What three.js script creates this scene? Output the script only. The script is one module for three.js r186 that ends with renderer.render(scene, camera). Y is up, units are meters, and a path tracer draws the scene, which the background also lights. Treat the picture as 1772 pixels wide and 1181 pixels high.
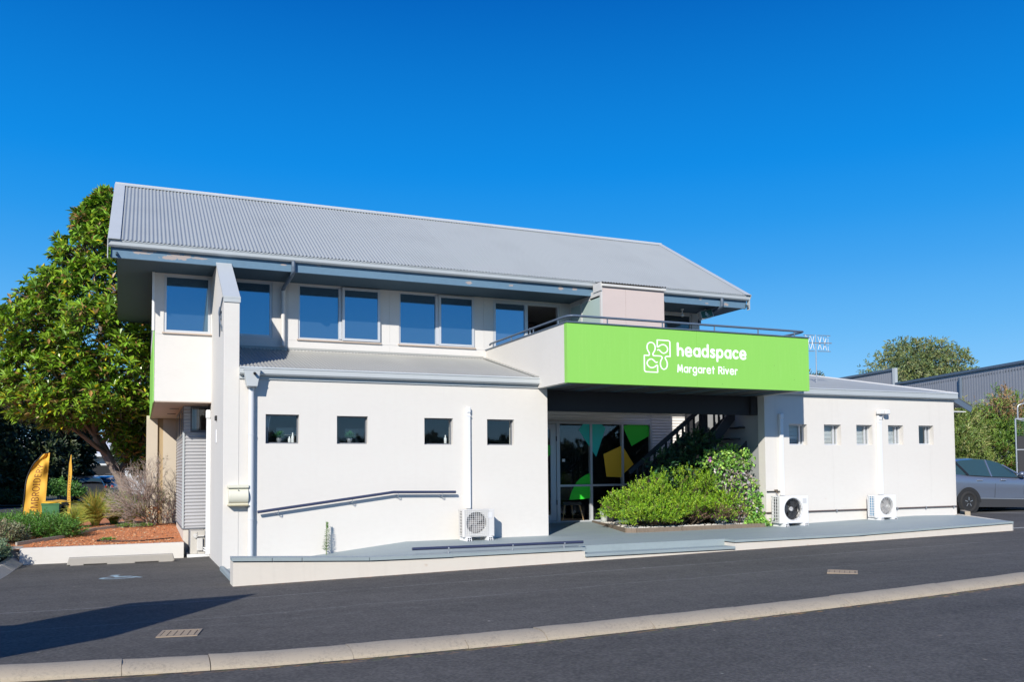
import * as THREE from 'three';
import { mergeGeometries } from 'three/addons/utils/BufferGeometryUtils.js';
import { RoundedBoxGeometry } from 'three/addons/geometries/RoundedBoxGeometry.js';
import { ImprovedNoise } from 'three/addons/math/ImprovedNoise.js';

// ---------------------------------------------------------------- camera, sky, sun, exposure
const scene = new THREE.Scene();
const camera = new THREE.PerspectiveCamera(2 * Math.atan(590.5 / 1499.49) * 180 / Math.PI, 1772 / 1181, 0.1, 2000);
{
  const yaw = 23.236 * Math.PI / 180, pitch = 2.6 * Math.PI / 180, roll = -0.4415 * Math.PI / 180;
  const f = new THREE.Vector3(Math.sin(yaw) * Math.cos(pitch), Math.sin(pitch), -Math.cos(yaw) * Math.cos(pitch));
  const r = new THREE.Vector3(Math.cos(yaw), 0, Math.sin(yaw)), u = new THREE.Vector3().crossVectors(r, f);
  const r2 = r.clone().multiplyScalar(Math.cos(roll)).addScaledVector(u, Math.sin(roll));
  const u2 = u.clone().multiplyScalar(Math.cos(roll)).addScaledVector(r, -Math.sin(roll));
  camera.position.set(0, 1.40, 16.5);
  camera.quaternion.setFromRotationMatrix(new THREE.Matrix4().makeBasis(r2, u2, f.clone().negate()));
  camera.setViewOffset(1772, 1181, 0, -154, 1772, 1181);   // the lens is shifted up, as for architecture
  camera.updateProjectionMatrix(); camera.updateMatrixWorld();
}
const renderer = new THREE.WebGLRenderer({ antialias: true });
renderer.toneMapping = THREE.LinearToneMapping;
renderer.toneMappingExposure = 1.40;
renderer.shadowMap.enabled = true;
{ // clear sky: deep blue overhead, paler towards the horizon
  const W = 256, H = 256, d = new Float32Array(W * H * 4);
  const stops = [[-90, .08, .08, .08], [-3, .16, .21, .26], [0, .36, .55, .74], [4, .205, .455, .72], [8.5, .10, .35, .67], [12.5, .042, .27, .63], [15.5, .016, .228, .605], [19, .004, .19, .575], [30, .001, .087, .365], [45, .001, .068, .31], [90, .001, .052, .26]];
  for (let j = 0; j < H; j++) {
    const e = (j + .5) / H * 180 - 90;
    let k = 0; while (k < stops.length - 2 && stops[k + 1][0] < e) k++;
    const a = stops[k], b = stops[k + 1], t = Math.min(1, Math.max(0, (e - a[0]) / (b[0] - a[0])));
    for (let i = 0; i < W; i++) { const o = (j * W + i) * 4; for (let c = 0; c < 3; c++) d[o + c] = a[c + 1] + (b[c + 1] - a[c + 1]) * t; d[o + 3] = 1; }
  }
  const sky = new THREE.DataTexture(d, W, H, THREE.RGBAFormat, THREE.FloatType);
  sky.mapping = THREE.EquirectangularReflectionMapping; sky.magFilter = sky.minFilter = THREE.LinearFilter; sky.needsUpdate = true;
  scene.background = sky; scene.environment = sky;
}
const sun = new THREE.DirectionalLight(new THREE.Color(1, .945, .85), 4.0);
sun.position.set(-.77 * 40 + 5, .693 * 40, 40); sun.target.position.set(5, 0, 0);
sun.castShadow = true; sun.shadow.mapSize.set(4096, 4096);
Object.assign(sun.shadow.camera, { left: -40, right: 40, top: 30, bottom: -30, near: 1, far: 130 });
scene.add(sun, sun.target);

// ---------------------------------------------------------------- helpers
function rng(seed) { let s = seed >>> 0; return () => { s = (s + 0x6d2b79f5) | 0; let t = Math.imul(s ^ (s >>> 15), 1 | s); t = (t + Math.imul(t ^ (t >>> 7), 61 | t)) ^ t; return ((t ^ (t >>> 14)) >>> 0) / 4294967296; }; }
const noise = new ImprovedNoise();
const fbm = (x, y, z = 0, o = 4) => { let a = 0, k = .5, f = 1; for (let i = 0; i < o; i++) { a += k * noise.noise(x * f, y * f, z + i * 7.3); k *= .5; f *= 2.03; } return a; };
const V = (x, y, z) => new THREE.Vector3(x, y, z);
const lin = (a) => new THREE.Color().setRGB(...a);
const enc = (v) => 255 * (v <= 0 ? 0 : v >= 1 ? 1 : v < .0031308 ? v * 12.92 : 1.055 * Math.pow(v, 1 / 2.4) - .055);
// colour texture: fn(u, v) -> linear multiplier [r, g, b]; wraps
function ctex(w, h, sx, sy, fn, data = false) {
  const d = new Uint8Array(w * h * 4);
  for (let j = 0; j < h; j++) for (let i = 0; i < w; i++) { const c = fn(i / w, j / h, i, j), o = (j * w + i) * 4; for (let k = 0; k < 3; k++) d[o + k] = data ? 255 * Math.min(1, Math.max(0, c[k])) : enc(c[k]); d[o + 3] = 255; }
  const t = new THREE.DataTexture(d, w, h, THREE.RGBAFormat);
  t.wrapS = t.wrapT = THREE.RepeatWrapping; t.magFilter = THREE.LinearFilter; t.minFilter = THREE.LinearMipmapLinearFilter; t.generateMipmaps = true;
  if (!data) t.colorSpace = THREE.SRGBColorSpace;
  t.repeat.set(1 / sx, 1 / sy); t.needsUpdate = true; return t;
}
// seamless noise on the unit square
const tile = (u, v, f, z = 0, o = 3) => { const a = fbm(u * f, v * f, z, o), b = fbm((u - 1) * f, v * f, z, o), c = fbm(u * f, (v - 1) * f, z, o), d = fbm((u - 1) * f, (v - 1) * f, z, o); return (a * (1 - u) + b * u) * (1 - v) + (c * (1 - u) + d * u) * v; };
function mat(c, rough = .8, o = {}) { return new THREE.MeshStandardMaterial({ color: lin(c), roughness: rough, side: THREE.DoubleSide, ...o }); }
// texture coordinates in metres from the plane each face lies in
function uvm(g) {
  if (g.index) g = g.toNonIndexed();
  for (const n of Object.keys(g.attributes)) if (!['position', 'normal', 'uv', 'color'].includes(n)) g.deleteAttribute(n);
  if (!g.attributes.normal) g.computeVertexNormals();
  const p = g.attributes.position, uv = new Float32Array(p.count * 2), a = V(), b = V(), c = V();
  for (let i = 0; i < p.count; i += 3) {
    a.fromBufferAttribute(p, i); b.fromBufferAttribute(p, i + 1); c.fromBufferAttribute(p, i + 2);
    const n = b.clone().sub(a).cross(c.clone().sub(a)), ax = Math.abs(n.x), ay = Math.abs(n.y), az = Math.abs(n.z);
    [a, b, c].forEach((q, k) => { const o = (i + k) * 2; if (ay >= ax && ay >= az) { uv[o] = q.x; uv[o + 1] = -q.z; } else if (ax >= az) { uv[o] = q.z; uv[o + 1] = q.y; } else { uv[o] = q.x; uv[o + 1] = q.y; } });
  }
  g.setAttribute('uv', new THREE.BufferAttribute(uv, 2)); return g;
}
const merge = (l) => { l = l.map((g) => g.userData.keepUV ? (g.index ? g.toNonIndexed() : g) : uvm(g)); const col = l.some((g) => g.attributes.color); l.forEach((g) => { if (!col) g.deleteAttribute('color'); }); return l.length > 1 ? mergeGeometries(l) : l[0]; };
function offsetOf(o) { const v = V(0, 0, 0); while (o && o !== scene) { v.add(o.position); o = o.parent; } return v; }
// adds ONE mesh of world-space geometries under parent
function add(parent, name, geoms, m, kind) {
  const g = merge(Array.isArray(geoms) ? geoms : [geoms]), off = offsetOf(parent);
  g.translate(-off.x, -off.y, -off.z);
  const o = new THREE.Mesh(g, m); o.name = parent === scene ? numbered(name) : name; o.castShadow = o.receiveShadow = true; if (kind) o.userData.kind = kind; parent.add(o); return o;
}
const used = new Map();
function numbered(n) { const k = used.get(n) ?? 0; used.set(n, k + 1); return k ? n + '_' + String(k).padStart(3, '0') : n; }
function thing(name, label, category, pos, group) { const g = new THREE.Group(); g.name = numbered(name); g.position.set(...pos); g.userData = { label, category }; if (group) g.userData.group = group; scene.add(g); return g; }
function tag(o, label, category, group) { o.userData.label = label; o.userData.category = category; if (group) o.userData.group = group; return o; }
function copyOf(src, pos, turn, label, scale) { const c = src.clone(); c.name = numbered(src.name.replace(/_\d{3}$/, '')); c.userData = { ...src.userData, label }; c.position.set(...pos); c.rotation.y = turn; if (scale) c.scale.setScalar(scale); scene.add(c); return c; }
const bx = (x0, x1, y0, y1, z0, z1, bev = 0) => { const w = x1 - x0, h = y1 - y0, d = z1 - z0; const g = bev ? new RoundedBoxGeometry(w, h, d, 2, Math.min(bev, w / 2.01, h / 2.01, d / 2.01)) : new THREE.BoxGeometry(w, h, d); g.translate((x0 + x1) / 2, (y0 + y1) / 2, (z0 + z1) / 2); return g; };
const cyl = (a, b, r0, r1 = r0, seg = 10) => { const d = b.clone().sub(a), g = new THREE.CylinderGeometry(r1, r0, d.length(), seg, 1); g.translate(0, d.length() / 2, 0); g.applyQuaternion(new THREE.Quaternion().setFromUnitVectors(V(0, 1, 0), d.normalize())); g.translate(a.x, a.y, a.z); return g; };
const tube = (pts, r, seg = 8, n = 24, tension = .5) => new THREE.TubeGeometry(new THREE.CatmullRomCurve3(pts, false, 'catmullrom', tension), n, r, seg, false);
// a bar of rectangular section between two points
function bar(a, b, w, h, up = V(0, 1, 0)) { const d = b.clone().sub(a), L = d.length(), g = new THREE.BoxGeometry(w, h, L); const z = d.normalize(), x = V().crossVectors(up, z).normalize(), y = V().crossVectors(z, x); g.applyMatrix4(new THREE.Matrix4().makeBasis(x, y, z)); const m = a.clone().add(b).multiplyScalar(.5); g.translate(m.x, m.y, m.z); return g; }
// polygon [[x, y], ...] in the facade plane, extruded from z0 to z1, holes [x0, x1, y0, y1]
function wallXY(poly, z0, z1, holes = []) { const s = new THREE.Shape(poly.map((p) => new THREE.Vector2(...p))); for (const [a, b, c, d] of holes) s.holes.push(new THREE.Path([[a, c], [a, d], [b, d], [b, c]].map((p) => new THREE.Vector2(...p)))); const g = new THREE.ExtrudeGeometry(s, { depth: z1 - z0, bevelEnabled: false, curveSegments: 16 }); g.translate(0, 0, z0); return g; }
// profile [[z, y], ...] extruded along x
function runX(poly, x0, x1) { const s = new THREE.Shape(poly.map(([z, y]) => new THREE.Vector2(-z, y))), g = new THREE.ExtrudeGeometry(s, { depth: x1 - x0, bevelEnabled: false }); g.rotateY(Math.PI / 2); g.translate(x0, 0, 0); return g; }
// profile [[x, z], ...] in plan, from y0 to y1
function planY(poly, y0, y1) { const s = new THREE.Shape(poly.map(([x, z]) => new THREE.Vector2(x, -z))), g = new THREE.ExtrudeGeometry(s, { depth: y1 - y0, bevelEnabled: false }); g.rotateX(-Math.PI / 2); g.translate(0, y0, 0); return g; }
// grid surface fn(u, v) -> [x, y, z]
function grid(nu, nv, fn) {
  const p = [], ix = [], uv = [];
  for (let j = 0; j <= nv; j++) for (let i = 0; i <= nu; i++) { p.push(...fn(i / nu, j / nv)); uv.push(i / nu, j / nv); }
  for (let j = 0; j < nv; j++) for (let i = 0; i < nu; i++) { const a = j * (nu + 1) + i, b = a + 1, c = a + nu + 1, d = c + 1; ix.push(a, b, d, a, d, c); }
  const g = new THREE.BufferGeometry(); g.setAttribute('position', new THREE.Float32BufferAttribute(p, 3)); g.setAttribute('uv', new THREE.Float32BufferAttribute(uv, 2)); g.setIndex(ix); g.computeVertexNormals(); return g;
}
// corrugated sheet between two edges: a0->a1 is the edge across the waves, b0->b1 the opposite edge
function corrugated(a0, a1, b0, b1, pitch = .0762, amp = .0115, seg = 6) {
  const n = Math.round(a0.distanceTo(a1) / pitch), nu = n * seg, nrm = V().crossVectors(a1.clone().sub(a0), b0.clone().sub(a0)).normalize();
  return grid(nu, 1, (u, v) => { const p = a0.clone().lerp(a1, u).lerp(b0.clone().lerp(b1, u), v).addScaledVector(nrm, amp * Math.sin(u * n * Math.PI * 2)); return [p.x, p.y, p.z]; });
}
const mix = (a, b, t) => a + (b - a) * t, clamp = (x, a, b) => Math.min(b, Math.max(a, x));
function polyline(pts, x) { if (x <= pts[0][0]) return pts[0][1]; for (let i = 1; i < pts.length; i++) if (x <= pts[i][0]) return mix(pts[i - 1][1], pts[i][1], (x - pts[i - 1][0]) / (pts[i][0] - pts[i - 1][0])); return pts[pts.length - 1][1]; }

// ---------------------------------------------------------------- materials
const T = {};
T.render = ctex(512, 512, 3, 3, (u, v) => { const a = 1 + .07 * tile(u, v, 5, 1) + .05 * tile(u, v, 40, 2, 2); return [a, a * .995, a * .985]; });
T.renderBump = ctex(256, 256, .6, .6, (u, v) => { const a = .5 + .5 * tile(u, v, 24, 5, 3); return [a, a, a]; }, true);
T.grain = ctex(256, 256, .5, .5, (u, v) => { const a = .5 + .6 * tile(u, v, 60, 9, 2); return [a, a, a]; }, true);
T.paint = ctex(512, 256, 4, 2, (u, v) => { const a = 1 + .10 * tile(u, v, 6, 3) + .05 * tile(u, v, 50, 4, 2); return [a, a, a]; });
T.metal = ctex(512, 512, 6, 6, (u, v) => { const a = 1 + .13 * tile(u, v, 7, 13, 4) + .05 * tile(u, v, 60, 14, 2) + .05 * (((Math.floor(u * 8) * 5) % 7) / 7 - .45); return [a, a, a]; });
T.deck = ctex(1024, 512, 8, 4, (u, v) => { const a = 1 + .22 * tile(u, v, 9, 23, 4) + .10 * tile(u, v, 70, 24, 2) + (tile(u, v, 16, 29, 3) > .22 ? .10 : 0); return [a, a, a]; });
T.concrete = ctex(512, 512, 1.2, 1.2, (u, v) => { const s = tile(u, v, 120, 33, 1), a = 1 + .18 * tile(u, v, 8, 31, 3) + .55 * s; return [a, a * (1 - .05 * s), a * (1 - .08 * s)]; });
T.aggregate = ctex(512, 512, 1.6, 1.6, (u, v) => { const s = tile(u, v, 150, 37, 1), m = tile(u, v, 52, 38, 1), a = 1 + .42 * tile(u, v, 7, 35, 4) + .7 * s + .75 * m; return [a, a * (1 - .10 * m), a * (1 - .18 * m)]; });
T.bark = ctex(128, 256, .5, 1, (u, v) => { const a = 1 + .5 * tile(u, v, 9, 41, 4); return [a, a, a]; });
// streaks of weathering on the rendered walls: thin vertical runs with an outline of their own, plus stains low on the wall
function wallTex(seed, streak, stain) {
  const r = rng(seed), runs = []; for (let i = 0; i < 46; i++) runs.push([r(), r() * .9 + .1, .002 + r() * .006, r()]);
  return ctex(768, 384, 8, 4, (u, v) => {
    let a = 1 + .05 * tile(u, v, 6, seed) + .045 * tile(u, v, 60, seed + 1, 2), k = 0;
    for (const [x, len, w, s] of runs) { if (v < 1 - len) continue; const d = Math.abs(u - x - .0012 * Math.sin(v * 31 + s * 40)); if (d < w) k = Math.max(k, (1 - d / w) * s); }
    a *= 1 - streak * k * (0.6 + .4 * fbm(u * 90, v * 12, 3));
    const sp = tile(u, v, 34, seed + 5, 3); let c = sp > .3 ? stain * (sp - .3) * 3 : 0;
    return [a * (1 - c * .6), a * (1 - c) * .995, a * (1 - c * 1.25) * .985];
  });
}
const M = {
  wall: mat([.64, .618, .585], .88, { map: wallTex(101, .018, .16), bumpMap: T.renderBump, bumpScale: .0015 }),
  wallOld: mat([.645, .62, .585], .9, { map: wallTex(211, .07, .38), bumpMap: T.renderBump, bumpScale: .002 }),
  plinth: mat([.61, .57, .51], .9, { map: wallTex(307, .05, .75), bumpMap: T.renderBump, bumpScale: .003 }),
  board: mat([.635, .615, .59], .7, { map: T.paint }),
  cream: mat([.56, .49, .395], .85, { map: T.render }), tan: mat([.40, .30, .175], .85, { map: T.render }),
  soffitCream: mat([.52, .43, .36], .8, { map: T.paint }),
  roof: mat([.355, .38, .38], .46, { map: T.metal, metalness: .1 }),
  roofOld: mat([.375, .375, .355], .5, { map: T.metal, metalness: .1 }),
  gutter: mat([.41, .445, .465], .45, { map: T.metal }),
  gutterPale: mat([.46, .49, .50], .45, { map: T.metal }),
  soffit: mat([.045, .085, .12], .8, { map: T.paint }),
  dark: mat([.022, .023, .028], .7), darkBlue: mat([.045, .05, .062], .6, { map: T.paint }),
  steelBlue: mat([.10, .135, .185], .4, { map: T.metal }),
  rail: mat([.055, .065, .12], .28, { metalness: .3 }),
  deck: mat([.275, .33, .345], .6, { map: T.deck, bumpMap: T.grain, bumpScale: .0015 }),
  alu: mat([.56, .58, .61], .45, { metalness: .25 }), aluDark: mat([.16, .17, .19], .5),
  white: mat([.72, .725, .73], .5), whiteOld: mat([.58, .57, .55], .6, { map: T.paint }), galv: mat([.50, .52, .54], .35, { metalness: .7 }),
  pvc: mat([.60, .62, .64], .45), black: mat([.012, .012, .013], .5), rubber: mat([.02, .02, .021], .85),
  mirror: mat([.175, .295, .405], .05, { metalness: .87 }),
  glass: new THREE.MeshPhysicalMaterial({ color: lin([.95, .97, .97]), roughness: .02, transmission: 1, thickness: 0, ior: 1.5, side: THREE.DoubleSide }),
  green: mat([.30, .66, .125], .55), pink: mat([.58, .485, .455], .6, { map: T.paint }),
  corrWall: mat([.50, .50, .515], .4, { metalness: .25 }), corrDull: mat([.76, .735, .72], .5, { map: T.paint }),
  concrete: mat([.37, .315, .238], .92, { map: T.aggregate, bumpMap: T.grain, bumpScale: .006 }),
  concreteGrey: mat([.37, .345, .31], .92, { map: T.concrete, bumpMap: T.grain, bumpScale: .004 }),
  timber: mat([.20, .155, .115], .85, { map: T.bark }), bark: mat([.21, .17, .14], .9, { map: T.bark, bumpMap: T.bark, bumpScale: .01 }),
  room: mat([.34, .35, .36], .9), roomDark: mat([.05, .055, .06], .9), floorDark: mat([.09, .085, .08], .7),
};

// ---------------------------------------------------------------- ground
const groundY = (x, z) => -.395 + .0145 * clamp(x, 1, 26) + .015 * clamp(z, -6, 30) + (z < -6 ? .36 * clamp((-6 - z) / 6, 0, 1) : 0) - .44 * clamp((-12.6 - z) / 2, 0, 1);
function sheetG(x0, x1, z0, z1, nx, nz, dy, fn = groundY) { const g = grid(nx, nz, (u, v) => { const x = mix(x0, x1, u), z = mix(z1, z0, v); return [x, fn(x, z) + dy, z]; }); g.userData.keepUV = true; return g; }
{ // asphalt near the building: one worn sheet with seams, scuffs and a painted symbol
  const X0 = -8, X1 = 28, Z0 = -4.5, Z1 = 18, W = 2048, H = 1280, cv = document.createElement('canvas'); cv.width = W; cv.height = H;
  const c = cv.getContext('2d'), px = (x) => (x - X0) / (X1 - X0) * W, pz = (z) => (z - Z0) / (Z1 - Z0) * H, k = W / (X1 - X0), r = rng(5);
  c.fillStyle = 'rgb(128,128,128)'; c.fillRect(0, 0, W, H);
  const line = (pts, w, col) => { c.strokeStyle = col; c.lineWidth = w * k; c.lineCap = 'round'; c.lineJoin = 'round'; c.beginPath(); pts.forEach(([x, z], i) => c[i ? 'lineTo' : 'moveTo'](px(x), pz(z))); c.stroke(); };
  const wob = (z, a, n, x0, x1, d) => { const p = []; for (let i = 0; i <= n; i++) { const x = mix(x0, x1, i / n); p.push([x, z + a * fbm(x * .5, z * 3.1) + d * (x - x0)]); } return p; };
  line(wob(4.2, .2, 60, -3, 26, .012), .045, 'rgba(200,200,200,.50)'); line(wob(5.75, .25, 60, -2, 26, .018), .05, 'rgba(200,200,200,.32)');
  line(wob(6.9, .2, 60, -4, 27, .0), .03, 'rgba(90,90,90,.4)'); line(wob(12.2, .2, 60, -4, 27, .0), .04, 'rgba(180,180,180,.18)');
  for (let i = 0; i < 40; i++) { const x = mix(-4, 22, r()), z = mix(3.2, 17, r()), n = 1 + r() * 2.5; line([[x, z], [x + n, z + (r() - .5) * .25]], .04 + r() * .10, 'rgba(205,205,205,' + (.05 + r() * .11) + ')'); }
  for (let i = 0; i < 26; i++) { const x = mix(-5, 24, r()), z = mix(-3, 17, r()); c.fillStyle = r() < .5 ? 'rgba(45,45,45,.16)' : 'rgba(195,190,180,.09)'; c.beginPath(); c.ellipse(px(x), pz(z), k * (.15 + r() * .9), k * (.08 + r() * .3), (r() - .5) * .4, 0, 7); c.fill(); }
  for (let i = 0; i < 900; i++) { const x = mix(-5, 26, r()), z = mix(-3.2, 17, r()), s = .006 + r() * r() * .022; c.fillStyle = r() < .7 ? 'rgba(225,215,200,.75)' : 'rgba(120,80,50,.8)'; c.beginPath(); c.ellipse(px(x), pz(z), Math.max(.6, k * s), Math.max(.5, k * s * .7), r() * 3, 0, 7); c.fill(); }
  // dry dirt that has collected along the foot of the retaining wall
  for (let i = 0; i < 1500; i++) { const x = mix(1.3, 18.3, r()), z = 2.77 + r() * r() * .16; c.fillStyle = 'rgba(228,172,128,' + (.15 + .3 * r()) + ')'; c.beginPath(); c.ellipse(px(x), pz(z), k * (.01 + .03 * r()), k * .012, 0, 0, 7); c.fill(); }
  { const p = []; for (let i = 0; i <= 80; i++) { const x = mix(-6, 22, i / 80); p.push([x, 9.125 + .01 * fbm(x * 3, 2) + (x < 4.1 ? -.0216 : -.0072) * (x - 4.1) ** 2]); } line(p, .05, 'rgba(34,30,24,.85)'); }   // damp silt in the joint between kerb and asphalt
  for (let i = 0; i < 700; i++) { const x = mix(-3, 14, r()), z = 9.12 + r() * r() * .14 * (1 + 1.2 * fbm(x * 1.3, 3)) + (x < 4.1 ? -.0216 : -.0072) * (x - 4.1) ** 2; c.fillStyle = r() < .7 ? 'rgba(222,182,132,.5)' : 'rgba(150,168,62,.6)'; c.beginPath(); c.ellipse(px(x), pz(z), k * (.02 + .06 * r()), k * .014, 0, 0, 7); c.fill(); }
  { // access symbol in worn blue-white paint
    const s = (x, z) => [px(-.33 + x), pz(.30 + z * .62)]; c.strokeStyle = 'rgba(196,216,226,.95)'; c.lineWidth = .075 * k; c.beginPath(); c.ellipse(...s(.02, .1), .26 * k, .17 * k, 0, .2, 5.1); c.stroke();
    c.beginPath(); c.moveTo(...s(-.03, -.45)); c.lineTo(...s(0, 0)); c.lineTo(...s(.26, .02)); c.lineTo(...s(.36, .3)); c.stroke(); c.beginPath(); c.moveTo(...s(-.02, -.22)); c.lineTo(...s(.2, -.2)); c.stroke(); c.fillStyle = 'rgba(196,216,226,.95)'; c.beginPath(); c.arc(...s(-.04, -.6), .085 * k, 0, 7); c.fill(); }
  c.strokeStyle = 'rgba(235,235,232,.95)'; c.lineWidth = .09 * k; c.beginPath(); c.moveTo(px(18.75), pz(2.2)); c.lineTo(px(25.5), pz(2.75)); c.stroke(); c.beginPath(); c.moveTo(px(24.4), pz(-4.5)); c.lineTo(px(25.4), pz(2.7)); c.stroke();
  for (let i = 0; i < 30; i++) { const x = mix(-4, 24, r()), z = mix(3.2, 16, r()), p = []; for (let q = 0; q < 9; q++) p.push([x + q * .16 + (r() - .5) * .05, z + .14 * fbm(q * .6, i * 3.3) + q * (i % 2 ? .02 : -.015)]); line(p, .008, 'rgba(60,60,60,.5)'); }
  const im = c.getImageData(0, 0, W, H).data, d = new Uint8Array(W * H * 4), rr = rng(77);
  const base = [.074, .069, .0635];
  for (let j = 0; j < H; j++) for (let i = 0; i < W; i++) {
    const s = ((H - 1 - j) * W + i) * 4, o = (j * W + i) * 4, x = i / W * 36, z = j / H * 22.5, g = 1 + .46 * fbm(x * .3, z * .8, 2, 3) + .16 * noise.noise(x * 4, z * 4, 8) + .8 * (rr() - .5);
    for (let q = 0; q < 3; q++) { const m = im[s + q] / 128, v = m <= 1 ? base[q] * m : mix(base[q], [.62, .64, .65][q], Math.pow((m - 1), 1.6)); d[o + q] = enc(v * (m > 1.5 ? mix(g, 1, .7) : g)); } d[o + 3] = 255;
  }
  const t = new THREE.DataTexture(d, W, H, THREE.RGBAFormat); t.colorSpace = THREE.SRGBColorSpace; t.magFilter = THREE.LinearFilter; t.minFilter = THREE.LinearMipmapLinearFilter; t.generateMipmaps = true; t.needsUpdate = true;
  const bump = T.grain.clone(); bump.repeat.set(60, 40); bump.needsUpdate = true;
  const near = add(scene, 'asphalt', sheetG(X0, X1, Z0, Z1, 72, 45, 0), new THREE.MeshStandardMaterial({ map: t, roughness: .9, bumpMap: bump, bumpScale: .006, side: THREE.DoubleSide }), 'structure');
  tag(near, 'worn dark grey asphalt of the car park and driveway', 'asphalt');
}
const far = mat([.064, .061, .058], .92, { map: (() => { const t = T.concrete.clone(); t.repeat.set(90, 90); t.needsUpdate = true; return t; })() });
tag(add(scene, 'ground', sheetG(-400, 400, -700, 160, 200, 215, 0, (x, z) => groundY(x, z) - .25 * clamp((z + 16) / 4, 0, 1) - .03), mat([.115, .105, .065], .95, { map: (() => { const t = T.render.clone(); t.repeat.set(120, 120); t.needsUpdate = true; return t; })() }), 'structure'), 'open dry grassy ground reaching to the horizon', 'ground');
const fy = -.565;
tag(add(scene, 'street', sheetG(-160, 26, -40, -26.5, 30, 2, .02, () => fy), far, 'structure'), 'grey asphalt street running behind the garden bed', 'street');
tag(add(scene, 'car_park', sheetG(28, 70, -11, 60, 10, 20, 0), far, 'structure'), 'asphalt car park beyond the driveway', 'car park');
tag(add(scene, 'verge', sheetG(-160, 26, -64, -39.8, 20, 4, .10, () => fy), mat([.055, .062, .028], .95, { map: T.render }), 'structure'), 'dim grassy verge on the far side of the street', 'verge');

{ // mountable concrete kerb, laid in lengths
  const kz = (x) => 8.93 + (x < 4.1 ? -.0216 : -.0072) * (x - 4.1) ** 2 + .18;
  const k = thing('kerb', 'pale exposed aggregate concrete kerb crossing the foreground', 'kerb', [4, groundY(4, 8.9), 8.9]);
  const joints = [-9, -7.2, -5.4, -3.6, -1.9, -.12, .56, 1.72, 2.75, 3.53, 4.7, 5.9, 7.3, 9.07, 10.9, 12.7, 14.5, 16.3, 18.1, 19.9, 22];
  const prof = [[-.36, -.06], [-.36, .05], [-.335, .068], [-.20, .072], [-.10, .060], [-.03, .028], [-.012, .008], [0, -.06]], r = rng(31);
  for (let i = 0; i + 1 < joints.length; i++) {
    const a = joints[i] + .003, b = joints[i + 1] - (i === 5 || i === 8 ? .004 : 0), n = 8, dy = (r() - .5) * .012, dz = (r() - .5) * .02;
    const ring = grid(n, prof.length - 1, (u, v) => { const x = mix(a, b, u), q = prof[Math.round(v * (prof.length - 1))], e = .013 * fbm(x * 4, v * 9, i), top = q[1] > 0 ? 1 : 0; return [x, groundY(x, 8.9) + q[1] + top * (dy + e), kz(x) + q[0] + dz + .7 * e]; });
    const capAt = (x) => { const s = new THREE.Shape(prof.map(([z, y]) => new THREE.Vector2(-(kz(x) + z + dz), groundY(x, 8.9) + y + (y > 0 ? dy : 0)))); const g = new THREE.ShapeGeometry(s); g.rotateY(Math.PI / 2); g.translate(x, 0, 0); return g; };
    add(k, 'kerb_section', [ring, capAt(a), capAt(b)], M.concrete);
  }
}
function drain(x, z, w, d, turn, label) { // cast grate let into the asphalt
  const t = thing('drain_grate', label, 'drain', [x, groundY(x, z), z], 'drain grates in the asphalt'), y = groundY(x, z), h = .012, m = mat([.30, .235, .17], .8, { map: T.concrete });
  add(t, 'frame', [bx(x - w / 2, x + w / 2, y - .02, y + h, z - d / 2, z - d / 2 + .03), bx(x - w / 2, x + w / 2, y - .02, y + h, z + d / 2 - .03, z + d / 2), bx(x - w / 2, x - w / 2 + .03, y - .02, y + h, z - d / 2 + .03, z + d / 2 - .03), bx(x + w / 2 - .03, x + w / 2, y - .02, y + h, z - d / 2 + .03, z + d / 2 - .03)], m);
  add(t, 'sump', bx(x - w / 2 + .03, x + w / 2 - .03, y - .012, y + .004, z - d / 2 + .03, z + d / 2 - .03), mat([.17, .13, .10], .9, { map: T.concrete }));
  const n = 5; for (let i = 0; i < n; i++) { const a = x - w / 2 + .035 + i * (w - .07) / n, b = a + (w - .07) / n - .012; const s = []; for (let j = 0; j < 9; j++) { const zz = z - d / 2 + .035 + j * (d - .07) / 9; s.push(bx(a, b, y + .005, y + .010, zz, zz + (d - .07) / 9 - .008)); } add(t, 'grate_panel', s, m, 'stuff'); }
  t.rotation.y = turn;
}
drain(.40, 6.80, .40, .38, -.20, 'tan drain grate in the asphalt at the lower left');
drain(9.55, 6.58, .42, .42, -.78, 'tan diamond turned drain grate in the asphalt at the right');
{ // wheel stops
  const stop = (x0, x1, z0, z1, label, m) => { const y = groundY((x0 + x1) / 2, z0), t = thing('wheel_stop', label, 'wheel stop', [(x0 + x1) / 2, y, (z0 + z1) / 2], 'concrete wheel stops'); const L = x1 - x0, s = new THREE.Shape([[0, .02], [.06, .02], [.06, 0], [L * .14, 0], [L * .14, .025], [L * .37, .025], [L * .37, 0], [L * .62, 0], [L * .62, .025], [L * .86, .025], [L * .86, 0], [L - .03, 0], [L, .02], [L - .03, .135], [.03, .135]].map((p) => new THREE.Vector2(...p))); const g = new THREE.ExtrudeGeometry(s, { depth: .11, bevelEnabled: true, bevelSize: .015, bevelThickness: .02, bevelSegments: 2 }); g.translate(-L / 2, .005, -.055); g.rotateY(-Math.atan2(z1 - z0, x1 - x0)); g.translate((x0 + x1) / 2, y, (z0 + z1) / 2); add(t, 'block', g, m); };
  stop(-1.27, .66, -2.62, -2.58, 'long grey concrete wheel stop before the mulched garden bed', M.concreteGrey);
  stop(22.1, 23.0, -1.45, -2.45, 'short tan wheel stop in front of the parked car', M.concrete);
}

// ---------------------------------------------------------------- the office building
const B = thing('office_building', 'two storey white rendered office with grey corrugated roof and green balcony', 'building', [8, -.35, -3]);
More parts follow.
